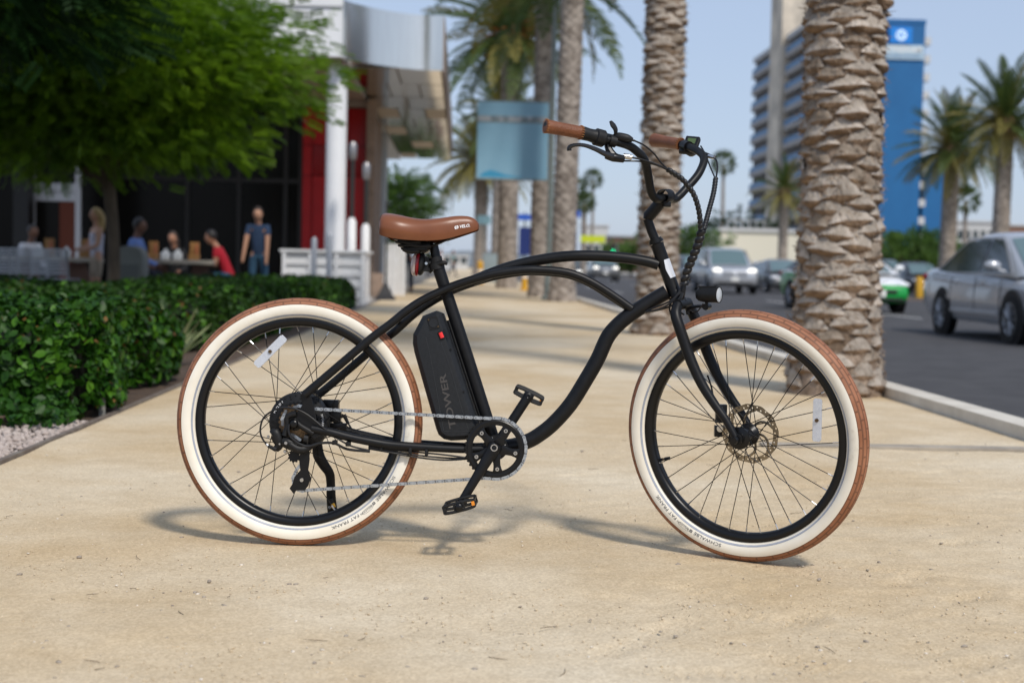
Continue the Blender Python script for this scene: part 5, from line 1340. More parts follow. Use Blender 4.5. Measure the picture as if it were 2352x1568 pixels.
# rear hub motor
m = MB(); m.lathe([(.012, -.062), (.03, -.058), (.045, -.04), (.074, -.034), (.0805, -.026), (.0815, -.012), (.0815, .014), (.078, .022), (.05, .03), (.02, .034)], (0, 0, 0), (0, -1, 0), 64)
hubm = m.build('hub_motor', M_plas, W1, angle=25)
m = MB()
for i in range(30):
    a = 2*math.pi*i/30
    m.lathe([(0, .0252), (.0024, .0252), (.0024, .022)], (.0725*math.cos(a), 0, .0725*math.sin(a)), (0, -1, 0), 6)
    if i % 2: m.lathe([(0, .0272), (.003, .0272), (.003, .023)], (.0655*math.cos(a), 0, .0655*math.sin(a)), (0, -1, 0), 6)
m.build('hub_rivets', M_blk2, W1)
for txt, ph in (('MF-72 30-7', R(160)), ('MEGARANGE', R(20))):
    text_obj('lettering', txt, M_wink, W1, lambda x, y, ph=ph: ((.066+y)*math.cos(ph-x/.069), -.0262, (.066+y)*math.sin(ph-x/.069)), size=.0085)
def sprocket(r, n, h0, h1, depth=.0045):
    o = []
    for i in range(n):
        a = 2*math.pi*i/n; s_ = 2*math.pi/n
        for rr, da in ((r-depth, -.38), (r-.001, -.16), (r-.001, .16), (r-depth, .38)):
            o.append(Vector((rr*math.cos(a+da*s_), -h0, rr*math.sin(a+da*s_))))
    return o, Vector((0, -(h1-h0), 0))
for i, (r, n) in enumerate(((.0655, 32), (.052, 24), (.046, 22), (.042, 20), (.037, 18), (.032, 16), (.028, 14))):
    m = MB(); o, e = sprocket(r if i else .058, n, .030+.0052*i, .0323+.0052*i); m.prism(o, e); m.build('sprocket', M_brass if i else M_blk2, W1, smooth=False)
m = MB(); m.lathe([(.006, .088), (.0095, .086), (.0115, .079), (.0125, .074), (.014, .072), (.014, .068), (.02, .066), (.024, .03)], (0, 0, 0), (0, -1, 0), 24); m.build('axle_nut', M_blk2, W1)
m = MB(); m.lathe([(0, .0885), (.0065, .088)], (0, 0, 0), (0, -1, 0), 24); m.build('axle_cap', M_blk2, W1)
# front hub, rotor
m = MB(); m.lathe([(.0, .075), (.0095, .074), (.0108, .066), (.0108, .058), (.017, .057), (.017, .053), (.012, .052), (.012, .047), (.018, .046), (.018, .040), (.030, .036), (.030, .030), (.022, .026), (.020, -.02), (.030, -.03), (.030, -.036), (.02, -.04), (.018, -.06), (0, -.062)], (0, 0, 0), (0, -1, 0), 40)
m.build('hub', M_blk2, W2, angle=25)
m = MB(); m.lathe([(.0125, .0515), (.0155, .051), (.0155, .0485), (.0125, .048)], (0, 0, 0), (0, -1, 0), 30); m.build('axle_washer', M_steel, W2)
def rotor(parent, y):
    m = MB(); N = 36; th = .0009
    def ringpt(r, a, s): return Vector((r*math.cos(a), y+s*th, r*math.sin(a)))
    for i in range(N):
        a0 = 2*math.pi*i/N; a1 = 2*math.pi*(i+1)/N; am = (a0+a1)/2
        ro = lambda a: .080+.0012*math.sin(a*12); ri = .0655
        hr = .0755 if i % 2 else .0705; hs = .0026
        out = [(ri, a0), (ri, am), (ri, a1), ((ri+ro(a1))/2, a1), (ro(a1), a1), (ro(am), am), (ro(a0), a0), ((ri+ro(a0))/2, a0)]
        for s_ in (-1, 1):
            pts = [ringpt(r, a, s_) for r, a in out]
            c = ringpt(hr, am, s_); rad = Vector((math.cos(am), 0, math.sin(am))); tan = Vector((-math.sin(am), 0, math.cos(am)))
            hole = [c+rad*(hs*math.cos(t))+tan*(hs*math.sin(t)) for t in [math.pi+2*math.pi*(-k)/8+math.pi/4*0+R(45) for k in range(8)]]
            m.add(pts+hole, [(k, (k+1) % 8, 8+(k+1) % 8, 8+k) for k in range(8)])
    for k in range(6):
        a0 = 2*math.pi*k/6; pts = []
        for t in np.linspace(0, 1, 7):
            r = .024+.043*t; an = a0-.75*t*t; pts.append(Vector((r*math.cos(an), y, r*math.sin(an))))
        m.tube(pts, .0035, 6, 1, flat=.25, side=(1, 0, 0))
    m.lathe([(.018, -th), (.026, -th), (.026, th), (.018, th)], (0, y, 0), (0, 1, 0), 24, closed=True)
    return m.build('brake_rotor', M_rotor, parent, smooth=False)
rotor(W2, .044)
rotor(W1, .055)

# ---- frame --------------------------------------------------------
fr = MB()
seat_line = lambda y: 1015+.3276*(y-640)
st_top = P(seat_line(618), 618); BB = P(1139, 1025)
fr.tube([st_top, P(seat_line(820), 820), BB], .0167, 20)
ht0, ht1 = P(1508.5, 560), P(1551.5, 678)
fr.tube([ht0, ht0.lerp(ht1, .05), ht0.lerp(ht1, .95), ht1], [.0195, .0178, .0178, .0195], 24)
dt = [(1531, 671), (1519.5, 677.5), (1483.6, 699), (1453, 718.5), (1422, 743), (1396, 773.6), (1373, 823.7), (1346.8, 869.8), (1310.5, 927.5), (1271, 972), (1238, 998.3), (1211.7, 1013), (1178.7, 1023), (1142, 1027)]
fr.tube([P(*q) for q in dt], .0205, 20, 5)
ua = [(1085, 645), (1130, 627), (1175, 611.5), (1239, 597), (1303, 588.5), (1367, 587.5), (1431, 592), (1482.7, 600), (1512, 608)]
fr.tube([P(*q) for q in ua], .0148, 18, 5)
tw = [((699, 906.6), .072), ((745, 868), .068), ((820, 804), .058), ((857.6, 772.4), .052), ((895, 745), .046), ((932, 715), .040), ((968.6, 690.4), .034), ((1019.9, 665.6), .0285), ((1054, 652), .0275), ((1105.4, 636), .0265), ((1145, 627), .0255), ((1200.7, 620), .024), ((1239, 619.6), .022), ((1303, 626), .019), ((1354.5, 645.7), .016), ((1405.8, 677), .0125), ((1451, 709), .011)]
near = [P(*q, l) for q, l in tw]
fr.tube(near, .0114, 16, 4)
offs = [(13, 15), (14, 16), (14, 16), (14, 16), (13, 15), (11, 13), (9, 11), (5, 8), (4, 7), (3, 6), (2, 5), (1, 4), (0, 4), (0, 4), (0, 4), (-1, 4), (0, 2)]
fr.tube([P(q[0]+o_[0], q[1]+o_[1], -l) for (q, l), o_ in zip(tw, offs)], .0114, 16, 4)
cs = [((716, 984), .068), ((757.9, 992), .066), ((800, 1003), .062), ((848.7, 1013), .057), ((898.5, 1021), .050), ((981, 1027), .042), ((1063, 1031), .035), ((1115, 1030), .030)]
ncs = [P(*q, l) for q, l in cs]
fr.tube(ncs, [.0115, .0118, .012, .012, .0118, .0115, .011, .011], 16, 4)
fr.tube([Vector((q.x, -q.y, q.z)) for q in ncs], .0115, 16, 4)
fr.lathe([(.014, .037), (.0215, .036), (.0215, -.036), (.014, -.037)], BB, (0, 1, 0), 28)
# bridges between the twin tubes and behind the tyre
for q, l in (((905, 738), .043), ((1010, 1028.5), .038)):
    fr.tube([P(*q, l), Vector((P(*q, l).x, l, P(*q, l).z))], .0065, 10)
frame = fr.build('frame', M_black, bike, angle=60)
# dropout plates
for lat in (.070, -.070):
    m = MB()
    o = [(690, 905), (705, 898), (716, 915), (722, 940), (728, 975), (735, 1000), (722, 1008), (705, 995), (690, 985), (668, 978), (662, 965), (668, 950), (684, 945), (694, 930)]
    base = [P(*q, .070) for q in o]
    base = [Vector((q.x, -lat, q.z)) for q in base]
    m.prism(base, (0, .006, 0)); m.build('dropout', M_blk2, bike, smooth=False, bevel=.0012)
# weld rings, head badge
m = MB()
for q, r in ((ht0, .0205), (ht1, .0208)):
    d = (ht1-ht0).normalized(); s_ = 1 if q is ht1 else -1
    m.tube([q+d*s_*.002, q+d*s_*.010], r, 24); m.tube([q+d*s_*.010, q+d*s_*.015], r*.88, 24)
m.build('headset', M_blk2, bike)
d = (ht1-ht0).normalized(); cx_ = ht0.lerp(ht1, .50); side = Vector((.72, -.69, 0)); side = (side-d*side.dot(d)).normalized(); s2 = d.cross(side)
m = MB(); pts = []
for i, t in enumerate(np.linspace(-.026, .026, 8)):
    for j, w in enumerate(np.linspace(-.9, .9, 7)):
        ww = w*(1-.25*abs(t)/.026)
        pts.append(cx_+d*t+(side*math.cos(ww)+s2*math.sin(ww))*.0186)
m.add(pts, [(i*7+j, i*7+j+1, i*7+8+j, i*7+7+j) for i in range(7) for j in range(6)])
m.build('head_badge', M_tag, bike)

# ---- fork, stem, handlebar ---------------------------------------
m = MB()
nl = [((1557, 700), .030), ((1552, 722), .052), ((1560, 750), .058), ((1568.8, 776), .058), ((1587.7, 829), .058), ((1613, 883.6), .058), ((1642.6, 930), .057), ((1667.8, 965), .056), ((1688, 1003), .056)]
npts = [S(*q, l) for q, l in nl]
def mirS(p_): return p_ - FN*(2*(p_-FCL).dot(FN))
rad = [.0135, .0148, .015, .015, .0145, .0135, .0120, .0105, .0095]
m.tube(npts, rad, 18, 4); m.tube([mirS(q) for q in npts], rad, 18, 4)
m.tube([npts[0]+FN*.004, mirS(npts[0])-FN*.004], .0150, 16)
crown_c = (npts[0]+mirS(npts[0]))/2
m.tube([ht1.lerp(ht0, .1), crown_c], .0165, 18)
for q in (npts[-1], mirS(npts[-1])):
    m.lathe([(.0, -.004), (.0135, -.004), (.0135, .004), (0, .004)], FCL+FN*((q-FCL).dot(FN)), FN, 20)
    m.tube([q, FCL+FN*((q-FCL).dot(FN))], .008, 10)
m.build('fork', M_black, bike, angle=60)
# caliper
m = MB(); cc = S(*c3(420, 480), -.055); cc2 = S(*c3(400, 700), -.055)
m.box(cc, (.03, .03, .05)); m.box(cc2, (.028, .026, .03)); m.tube([S(*c3(250, 0), -.06), S(*c3(300, 150), -.058), S(*c3(335, 320), -.056), cc], .0026, 8, 4)
m.build('brake_caliper', M_blk2, bike, bevel=.004)
m = MB(); m.lathe([(0, .017), (.009, .017), (.009, .01)], S(*c3(436, 660), -.05), FN, 16); m.build('caliper_knob', M_steel, bike)
m = MB(); m.tube([ht0, P(1497, 532), P(1487, 503)], .0125, 18)
clampc = S(1529, 451, 0)
m.tube([P(1487.5, 505), P(1490, 497), (P(1490, 497)+clampc)/2, clampc], [.0125, .0165, .0165, .0145], 16)
m.lathe([(.018, -.0215), (.0195, -.019), (.0195, .019), (.018, .0215)], clampc, FN, 24)
m.build('stem', M_black, bike, angle=60)
m = MB(); q = clampc+Vector((.004, 0, -.022)); m.box(q, (.02, .03, .016)); m.build('stem_bolt_block', M_blk2, bike, bevel=.003)
hb = [((1251.7, 289.6), .352), ((1335, 305), .272), ((1381, 318), .228), ((1437, 332), .178), ((1461.8, 347), .153), ((1480.5, 368), .130), ((1488, 399), .103), ((1493, 430), .078), ((1499, 449), .060), ((1509, 457), .040), ((1527, 455), .004)]
hbp = [S(*q, l) for q, l in hb]
hf = [((1548, 457.6), -.044), ((1560, 450), -.062), ((1570.7, 438.9), -.078), ((1598.7, 407.8), -.118), ((1612, 385), -.146), ((1617, 366), -.172), ((1610, 352), -.200), ((1590, 341), -.226), ((1564.5, 331.5), -.262), ((1502, 322), -.342)]
hfp = [S(*q, l) for q, l in hf]
m = MB(); m.tube(hbp+hfp, .0112, 16, 5); m.build('handlebar', M_black, bike, angle=60)
def grip(a, b, flare):
    d = b-a; m = MB()
    ts = [0, .03, .3, .6, .85, .97, 1]
    m.tube([a+d*t for t in ts], [.0158, .0166, .0165, .0166+flare*.3, .0175+flare, .0178+flare, .0135+flare], 22, 3)
    g_ = m.build('grip', M_grip, bike, angle=50)
    for t in (.015, .975):
        s_ = MB(); x, y, z = basis(d); c = a+d*t; rr = .0170+(flare if t > .5 else 0)
        for i in range(18):
            an = 2*math.pi*i/18
            p0 = c+(x*math.cos(an)+y*math.sin(an))*rr; s_.tube([p0-z*.004, p0+z*.003+(x*math.cos(an+.2)+y*math.sin(an+.2))*.001], .0012, 5)
        s_.build('grip_stitching', M_stitch, g_)
grip(hbp[1], hbp[0], .0)
grip(hfp[-2], hfp[-1], .002)
# near controls
m = MB(); a, b = hbp[1], S(1385, 319, .224)
m.tube([a, a.lerp(b, .1), a.lerp(b, .35), a.lerp(b, .5), a.lerp(b, .62)], [.0168, .0176, .0165, .0172, .0185], 20)
m.tube([a.lerp(b, .62), a.lerp(b, .66), a.lerp(b, 1.0), a.lerp(b, 1.06)], [.019, .0225, .0225, .019], 22)
m.build('twist_throttle', M_plas, bike)
lv = [((235, 283), .30), ((238, 256), .30), ((280, 240), .295), ((350, 244), .28), ((430, 272), .26), ((500, 306), .24), ((560, 325), .225)]
m = MB(); m.tube([S(*c7b(*q), l) for q, l in lv], [.0062, .0060, .0048, .0052, .0062, .0075, .008], 10, 4)
m.build('brake_lever', mat('dark lever alloy', (.05, .05, .052), .25, .8), bike)
m = MB()
m.tube([S(*c7b(500, 322), .228), S(*c7b(560, 332), .215), S(*c7b(636, 345), .195)], [.007, .0115, .0095], 12, 3)
m.tube([S(*c7b(535, 195), .205), S(*c7b(520, 250), .21), S(*c7b(555, 315), .21), S(*c7b(600, 335), .205)], [.0105, .0095, .011, .008], 10, 3)
cc = S(*c7b(528, 205), .192); tdir = (hbp[3]-hbp[2]).normalized(); m.tube([cc-tdir*.008, cc+tdir*.008], .0165, 18)
m.build('brake_perch', M_blk2, bike)
m = MB(); m.tube([S(*c7b(636, 322), .195), S(*c7b(695, 331), .182)], .0072, 12); m.build('cable_adjuster', M_steel, bike)
m = MB(); m.tube([S(*c7b(540, 66), .205), S(*c7b(558, 95), .205), S(*c7b(577, 130), .203), S(*c7b(572, 175), .20), S(*c7b(560, 215), .198)], [.006, .0115, .0095, .006, .008], 10, 3, flat=.55, side=FN)
m.build('shift_lever', M_plas, bike)
m = MB(); m.tube([S(*c7b(560, 185), .20), S(*c7b(600, 180), .196), S(*c7b(660, 190), .188), S(*c7b(700, 205), .18)], [.008, .0115, .0105, .006], 12, 3)
m.tube([S(*c7b(700, 205), .18), S(*c7b(716, 209), .177)], .003, 8)
cc = hbp[2].lerp(hbp[3], .45); m.tube([cc-tdir*.009, cc+tdir*.009], .0155, 16)
m.build('shifter', M_plas, bike)
# display on the far side
dc = S(*c7b(1137, 232), -.262)
nrm = BI3 @ (-CF*.75+_Z*.55-CR*.25); nrm.normalize(); ex = BI3 @ (CR*.93-CU*.36); ex = (ex-nrm*ex.dot(nrm)).normalized(); ey = nrm.cross(ex)
RM_ = Matrix((ex, ey, nrm)).transposed()
m = MB(); m.box(dc, (.043, .046, .016), RM_); m.box(dc-ex*.006-ey*.026, (.046, .022, .014), RM_); dsp = m.build('display', M_plas, bike, bevel=.0045)
m = MB(); m.box(dc+ey*.004+nrm*.0086, (.024, .019, .001), RM_); m.build('display_screen', M_lcd, dsp, smooth=False)
m = MB(); m.box(dc+ey*.004+nrm*.0082, (.036, .034, .001), RM_); m.build('display_bezel', M_blk2, dsp, smooth=False)
for k in range(3):
    m = MB(); m.box(dc-ey*.026+ex*(-.018+.0105*k)+nrm*.0076, (.006, .0035, .001), RM_); m.build('display_button', M_wink, dsp, smooth=False)
m = MB(); cc = hfp[-2].lerp(hfp[-3], .5); td = (hfp[-2]-hfp[-3]).normalized(); m.tube([cc-td*.012, cc+td*.014], .0165, 18)
m.tube([S(*c7b(1075, 275), -.262), S(*c7b(1130, 312), -.255), S(*c7b(1160, 300), -.24)], .006, 10, 3)
m.tube([S(*c7b(1210, 300), -.2), S(*c7b(1265, 322), -.185)], .007, 10)
m.build('brake_perch', M_blk2, bike)
m = MB(); m.tube([S(*c7b(1265, 322), -.185), S(*c7b(1308, 332), -.175)], [.0065, .0055], 12); m.build('cable_adjuster', M_steel, bike)

# ---- cables -------------------------------------------------------
def cable(pts, r=.0024, name='cable', k=6):
    m = MB(); m.tube(pts, r, 8, k); return m.build(name, M_rub, bike)
SN = lambda q, l: S(*c7b(*q), l)
cable([SN((690, 331), .182), SN((770, 348), .16), SN((850, 374), .13), SN((920, 402), .10), SN((965, 424), .085)], .0026)
cable([SN((640, 358), .19), SN((760, 362), .16), SN((880, 390), .11), SN((965, 428), .082)], .0022)
cable([SN((716, 209), .177), SN((790, 245), .15), SN((860, 305), .12), SN((915, 375), .10), SN((965, 422), .085)], .0024)
cable([SN((1205, 248), -.25), SN((1240, 310), -.22), SN((1270, 390), -.18), SN((1300, 460), -.14), SN((1312, 490), -.12)], .0022)
cable([SN((1305, 332), -.175), SN((1322, 360), -.165), SN((1328, 410), -.15), SN((1320, 470), -.125), SN((1316, 490), -.12)], .0024)
def spiral(pts, r, pitch=.0125, k=20):
    Q, par = crom([Vector(q) for q in pts], k)
    # resample evenly
    ds = [0]
    for i in range(1, len(Q)): ds.append(ds[-1]+(Q[i]-Q[i-1]).length)
    n = int(ds[-1]/.0013); out = []
    j = 0
    for i in range(n+1):
        t = ds[-1]*i/n
        while j < len(ds)-2 and ds[j+1] < t: j += 1
        out.append(Q[j].lerp(Q[j+1], (t-ds[j])/max(ds[j+1]-ds[j], 1e-9)))
    m = MB()
    def mod(i, an):
        ph = (i*.0013/pitch - an/(2*math.pi)) % 1.0
        return 1+.34*(abs(math.sin(math.pi*ph))**.6-.6) - (.12 if ph < .1 else 0)
    m.tube(out, r, 14, 1, mod=mod)
    return m.build('cable_wrap', M_rub, bike, angle=80)
spiral([SN((960, 420), .086), SN((1020, 458), .07), SN((1080, 505), .055), SN((1150, 600), .035), SN((1190, 720), .022), SN((1206, 865), .012)], .0068)
spiral([SN((1315, 485), -.12), SN((1300, 590), -.09), SN((1266, 720), -.05), SN((1226, 868), -.005)], .0066, .010)
spiral([SN((1212, 865), .004), SN((1192, 950), .004), SN((1150, 1060), .004), SN((1100, 1180), .006), SN((1082, 1270), .008)], .0108, .0185)
e_ = SN((1082, 1265), .008)
for pts in ([(1060, 1300), (1010, 1370), (940, 1410), (860, 1440), (800, 1465)], [(1050, 1310), (1000, 1390), (920, 1440), (850, 1462), (790, 1470)], [(1075, 1310), (1040, 1380), (990, 1425), (900, 1455), (800, 1475)],
            [(1065, 1320), (1010, 1370), (975, 1430), (985, 1490), (1010, 1520)], [(1080, 1310), (1062, 1370), (1040, 1420), (1050, 1470), (1080, 1490)]):
    lats = [.03, .04, .035, .024, .012]
    cable([e_]+[P(*c7b(*q), l) for q, l in zip(pts, lats)], .0026)
cable([e_, P(*c7b(1075, 1330), .03), P(*c7b(1062, 1385), .02)], .006)

# ---- front lamp ---------------------------------------------------
lc0, lc1 = S(*c4c(945, 705), .0), S(*c4c(1275, 702), .0)
ld_ = (lc1-lc0).normalized()
fdir = (FF*.97+ld_*.25).normalized()
Ln = .072
m = MB(); m.lathe([(0, -Ln*.86), (.013, -Ln*.86), (.0175, -Ln*.78), (.0205, -Ln*.6), (.0212, -.004), (.0222, 0), (.0215, .002), (.0195, .0015)], lc1, fdir, 32)
m.box(lc1-fdir*.03+Vector((0, 0, .0195)), (.05, .02, .006), Matrix((fdir, fdir.cross(Vector((0, 0, 1))).normalized(), Vector((0, 0, 1)))).transposed())
lamp = m.build('headlight', M_plas, bike, angle=40)
m = MB(); m.lathe([(.0, -.012), (.008, -.011), (.0195, .0005)], lc1, fdir, 28); m.build('lamp_reflector', M_refb, lamp)
m = MB(); m.lathe([(.0195, .001), (.012, .0035), (0, .0045)], lc1, fdir, 28); m.build('lamp_lens', M_lens, lamp)
m = MB(); m.tube([lc1-fdir*.035-Vector((0, 0, .018)), S(*c4c(1080, 880), 0), S(*c4c(950, 880), 0), S(*c4c(840, 900), 0), S(*c4c(785, 950), .0), S(*c4c(790, 1010), .0)], .0045, 10, 4)
m.lathe([(.0, -.011), (.009, -.011), (.009, .011), (0, .011)], S(*c4c(1090, 885), 0), FN, 16)
m.build('lamp_bracket', M_blk2, bike)
cable([S(*c4c(1030, 840), .012), S(*c4c(950, 950), .012), S(*c4c(880, 965), .01), S(*c4c(820, 940), .008), S(*c4c(790, 990), .006)], .0018)

# ---- saddle, seat post, rear lamp -------------------------------
prof = [  # x px, top y, skirt y, half width
    (880, 506, 530, .082), (881, 496, 533.5, .094), (884.5, 490.5, 535.5, .104), (891, 488.5, 537.5, .110), (903, 488.5, 540.5, .115), (927, 493, 544.5, .117), (957, 500.5, 547.5, .104), (983, 502.5, 549.6, .085), (1016, 498.5, 549, .060), (1036, 495.5, 545.5, .047), (1050, 493.5, 541.5, .041), (1075, 494.5, 534.5, .033), (1089, 500, 530, .028), (1097, 507, 528, .022), (1100.5, 514, 525, .013)]
m = MB(); NS = 25; rows = []
for (x, yt, yb, w) in prof:
    pt = P(x, yt, w*.35); pb = P(x, yb, w*.95); row = []
    cx = P(x, yt, 0).x
    for j in range(NS):
        a = R(-104+208*j/(NS-1))
        s_, c_ = math.sin(a), math.cos(a)
        lat = w*math.copysign(abs(s_)**.62, s_)
        if c_ >= 0: z = pb.z+(pt.z-pb.z)*(c_**.53)
        else: z = pb.z+.05*w*c_*4; lat *= .94
        dip = .006*math.exp(-(lat/(.35*w))**2)*(1 if 900 < x < 1070 else .3)
        row.append((cx, -lat, z-dip))
    rows.append(row)
pts = [q for r_ in rows for q in r_]
fs = [(i*NS+j, i*NS+j+1, (i+1)*NS+j+1, (i+1)*NS+j) for i in range(len(prof)-1) for j in range(NS-1)]
fs.append(tuple(range(NS))); fs.append(tuple((len(prof)-1)*NS+j for j in range(NS-1, -1, -1)))
m.add(pts, fs)
sad = m.build('saddle', M_brown, bike, angle=180)
ss = sad.modifiers.new('s', 'SUBSURF'); ss.levels = ss.render_levels = 2
m = MB(); up_ = []
for (x, yt, yb, w) in prof[1:-1]:
    pb = P(x, yb, w*.95); up_.append((P(x, yt, 0).x, w*.80, pb.z+.024))
NN = len(up_); m.add([(a_, -b_, c_) for a_, b_, c_ in up_]+[(a_, b_, c_) for a_, b_, c_ in up_], [(i, i+1, NN+i+1, NN+i) for i in range(NN-1)])
m.build('saddle_base', M_plas, sad)
from mathutils.bvhtree import BVHTree
_dg = bpy.context.evaluated_depsgraph_get(); _ev = sad.evaluated_get(_dg); _m = _ev.to_mesh()
SBVH = BVHTree.FromPolygons([v.co.copy() for v in _m.vertices], [tuple(p_.vertices) for p_ in _m.polygons]); _ev.to_mesh_clear()
# printed name on the flank, laid on the surface
def on_flank(x, y):
    # x along the saddle, y up; find flank width there
    px = 1043.5+x; py = 525.5-y-.13*x
    for i in range(len(prof)-1):
        if prof[i][0] <= px <= prof[i+1][0]: break
    t = (px-prof[i][0])/(prof[i+1][0]-prof[i][0])
    yt = prof[i][1]*(1-t)+prof[i+1][1]*t; yb = prof[i][2]*(1-t)+prof[i+1][2]*t; w = prof[i][3]*(1-t)+prof[i+1][3]*t
    fr_ = max(0, min(1, (yb-py)/(yb-yt)))
    q = P(px, py, w); d_ = (q-COL_L).normalized()
    h = SBVH.ray_cast(COL_L, d_)
    return (h[0]+h[1]*.0007) if h[0] is not None else q
text_obj('saddle_lettering', 'VELO.', M_wink, sad, lambda x, y: on_flank(x+11.5, y), size=9.6, bold=.25, shear=.15, xs=.98)
m = MB(); N = 16
def ringf(cx, cy, ro, ri, a0, a1):
    pts = []
    for i in range(N+1):
        a = a0+(a1-a0)*i/N; pts += [on_flank(cx+ro*math.cos(a), cy+ro*math.sin(a)), on_flank(cx+ri*math.cos(a), cy+ri*math.sin(a))]
    m.add(pts, [(2*i, 2*i+2, 2*i+3, 2*i+1) for i in range(N)])
ringf(5, 2.6, 4.6, 2.4, R(120), R(255)); ringf(5, 2.6, 4.6, 2.4, R(-60), R(75))
m.add([on_flank(4, -1.2), on_flank(5.4, -1.2), on_flank(6.4, 6.2), on_flank(5, 6.2)], [(0, 1, 2, 3)])
m.build('saddle_emblem', M_wink, sad, smooth=False)
# under-saddle shells, rails, elastomer
m = MB()
m.tube([P(*c4(1560, 790), .03), P(*c4(1640, 830), .03), P(*c4(1760, 865), .03), P(*c4(1840, 850), .028)], [.011, .013, .013, .010], 12, 4)
m.tube([P(*c4(1560, 790), -.03), P(*c4(1640, 830), -.03), P(*c4(1760, 865), -.03), P(*c4(1840, 850), -.028)], [.011, .013, .013, .010], 12, 4)
m.tube([P(*c4(1600, 880), .035), P(*c4(1660, 905), .035), P(*c4(1740, 900), .03)], .0085, 10, 3)
m.tube([P(*c4(1600, 880), -.035), P(*c4(1660, 905), -.035), P(*c4(1740, 900), -.03)], .0085, 10, 3)
for k, (x, y) in enumerate(((1570, 800), (1590, 832), (1612, 862), (1640, 890))):
    q = P(*c4(x, y), 0); m.box(q+Vector((.02, 0, 0)), (.07, .085, .006))
m.build('saddle_spring', M_plas, sad, bevel=.002)
m = MB()
for lat in (.022, -.022):
    m.tube([P(*c4(1580, 790), lat), P(*c4(1700, 860), lat), P(*c4(1850, 858), lat), P(*c4(1960, 815), lat), P(*c4(2050, 775), lat*.6)], .0035, 8, 4)
m.build('saddle_rail', M_blk2, sad)
sp0, sp1 = P(*c4(1868, 850)), P(1008, 622)
m = MB(); m.tube([sp0, sp1], .0127, 18)
cc = P(*c4(1785, 870)); m.lathe([(0, .026), (.014, .026), (.017, .022), (.017, -.022), (0, -.026)], cc, (0, 1, 0), 20); m.tube([cc, sp0], .011, 12)
m.build('seat_post', M_blk2, bike)
m = MB(); dsp_ = (sp1-sp0).normalized()
q = P(1003, 612); m.tube([q-dsp_*.008, q+dsp_*.008], .0215, 24)
m.tube([P(990, 616, .0), P(983, 622, .0)], .010, 12)
m.tube([P(1006, 606, .014), P(1018, 603, .018), P(1027, 606, .016)], [.008, .006, .004], 10, 3)
m.build('seat_clamp', M_plas, bike, bevel=0)
m = MB(); q = P(*c7(1492, 145)); m.tube([q-dsp_*.010, q+dsp_*.010], .0178, 22)
m.tube([P(*c7(1450, 160), .004), P(*c7(1340, 185), .008), P(*c7(1290, 190), .006)], [.007, .0065, .0075], 10, 3)
m.build('rear_lamp_bracket', M_plas, bike)
m = MB(); m.lathe([(0, .0035), (.0042, .0035), (.005, 0)], P(*c7(1362, 180), .016), (0, -1, 0), 6); m.build('lamp_bolt', M_steel, bike)
q = P(*c7(1200, 185), 0)
Rl = Matrix.Rotation(R(6), 3, 'Y')
m = MB(); m.ball(q+Vector((.019, 0, .0)), (.013, .026, .032), 18, 12, Rl); m.box(q+Vector((.03, 0, 0)), (.02, .024, .04), Rl); rl = m.build('rear_lamp', M_plas, bike)
m = MB(); m.ball(q+Vector((.010, 0, 0)), (.010, .027, .034), 18, 12, Rl); m.build('lamp_ring', M_redl, rl)
m = MB(); m.ball(q+Vector((.002, 0, -.002)), (.012, .024, .031), 18, 12, Rl); m.build('lamp_lens', M_clear, rl)

# ---- battery ------------------------------------------------------
ol = [(972, 725), (1002.8, 713.5), (1018, 719.5), (1023, 733), (1052, 822), (1082, 914), (1103, 978), (1098, 998), (1088, 1006), (1070, 1009), (1037, 1011), (1020, 1007), (1008, 997), (1003, 985), (980, 905), (953, 810), (949, 788), (950, 767)]
LATB = .036
cen = np.mean(ol, axis=0)
m = MB()
def outl(scale_px, lat):
    o = []
    n = len(ol)
    for i, (x, y) in enumerate(ol):
        a = np.array(ol[i-1]); b = np.array(ol[(i+1) % n]); t = (b-a)/np.hypot(*(b-a)); nn = np.array((t[1], -t[0]))
        if np.dot(nn, np.array((x, y))-cen) < 0: nn = -nn
        q = np.array((x, y))-nn*scale_px
        v_ = P(q[0], q[1], LATB*.3); o.append(Vector((v_.x, -lat, v_.z)))
    return o
secs = [outl(14, .042), outl(11.5, .0415), outl(3, .030), outl(0, .02), outl(0, -.02), outl(3, -.030), outl(11.5, -.0415), outl(14, -.042)]
n_ = len(ol)
m.add([q for s_ in secs for q in s_], [(i*n_+j, i*n_+(j+1) % n_, (i+1)*n_+(j+1) % n_, (i+1)*n_+j) for i in range(len(secs)-1) for j in range(n_)]+[tuple(range(n_)), tuple(range((len(secs)-1)*n_+n_-1, (len(secs)-1)*n_-1, -1))])
bat = m.build('battery', M_bat, bike, angle=14)
PB = lambda x, y, h=.0425: P(x, y, h)
def plate(name, quad, m_, h=.0430, th=.0012, parent=bat):
    k = MB(); k.prism([PB(*q, h) for q in quad], (0, th, 0)); return k.build(name, m_, parent, smooth=False)
sq = [c7(*q) for q in ((1370, 905), (1500, 885), (1545, 1045), (1410, 1075))]
plate('charge_port', sq, M_plas, .0440)
m = MB(); m.lathe([(0, .0455), (.0118, .0455), (.0125, .044)], Vector((PB(*c7(1457, 982)).x, 0, PB(*c7(1457, 982)).z)), (0, -1, 0), 28); m.build('port_cap', M_bat, bat)
for q in ((1392, 936), (1522, 1027)):
    k = PB(*c7(*q)); m = MB(); m.lathe([(0, .0458), (.0022, .0455), (.0025, .044)], Vector((k.x, 0, k.z)), (0, -1, 0), 10); m.build('screw', M_brass, bat)
k0, k1 = PB(*c7(1545, 1095), .0445), PB(*c7(1583, 1190), .0445)
m = MB(); m.tube([k0, k1], .0072, 14, flat=.35, side=(1, 0, 0)); m.build('switch_recess', M_blk2, bat)
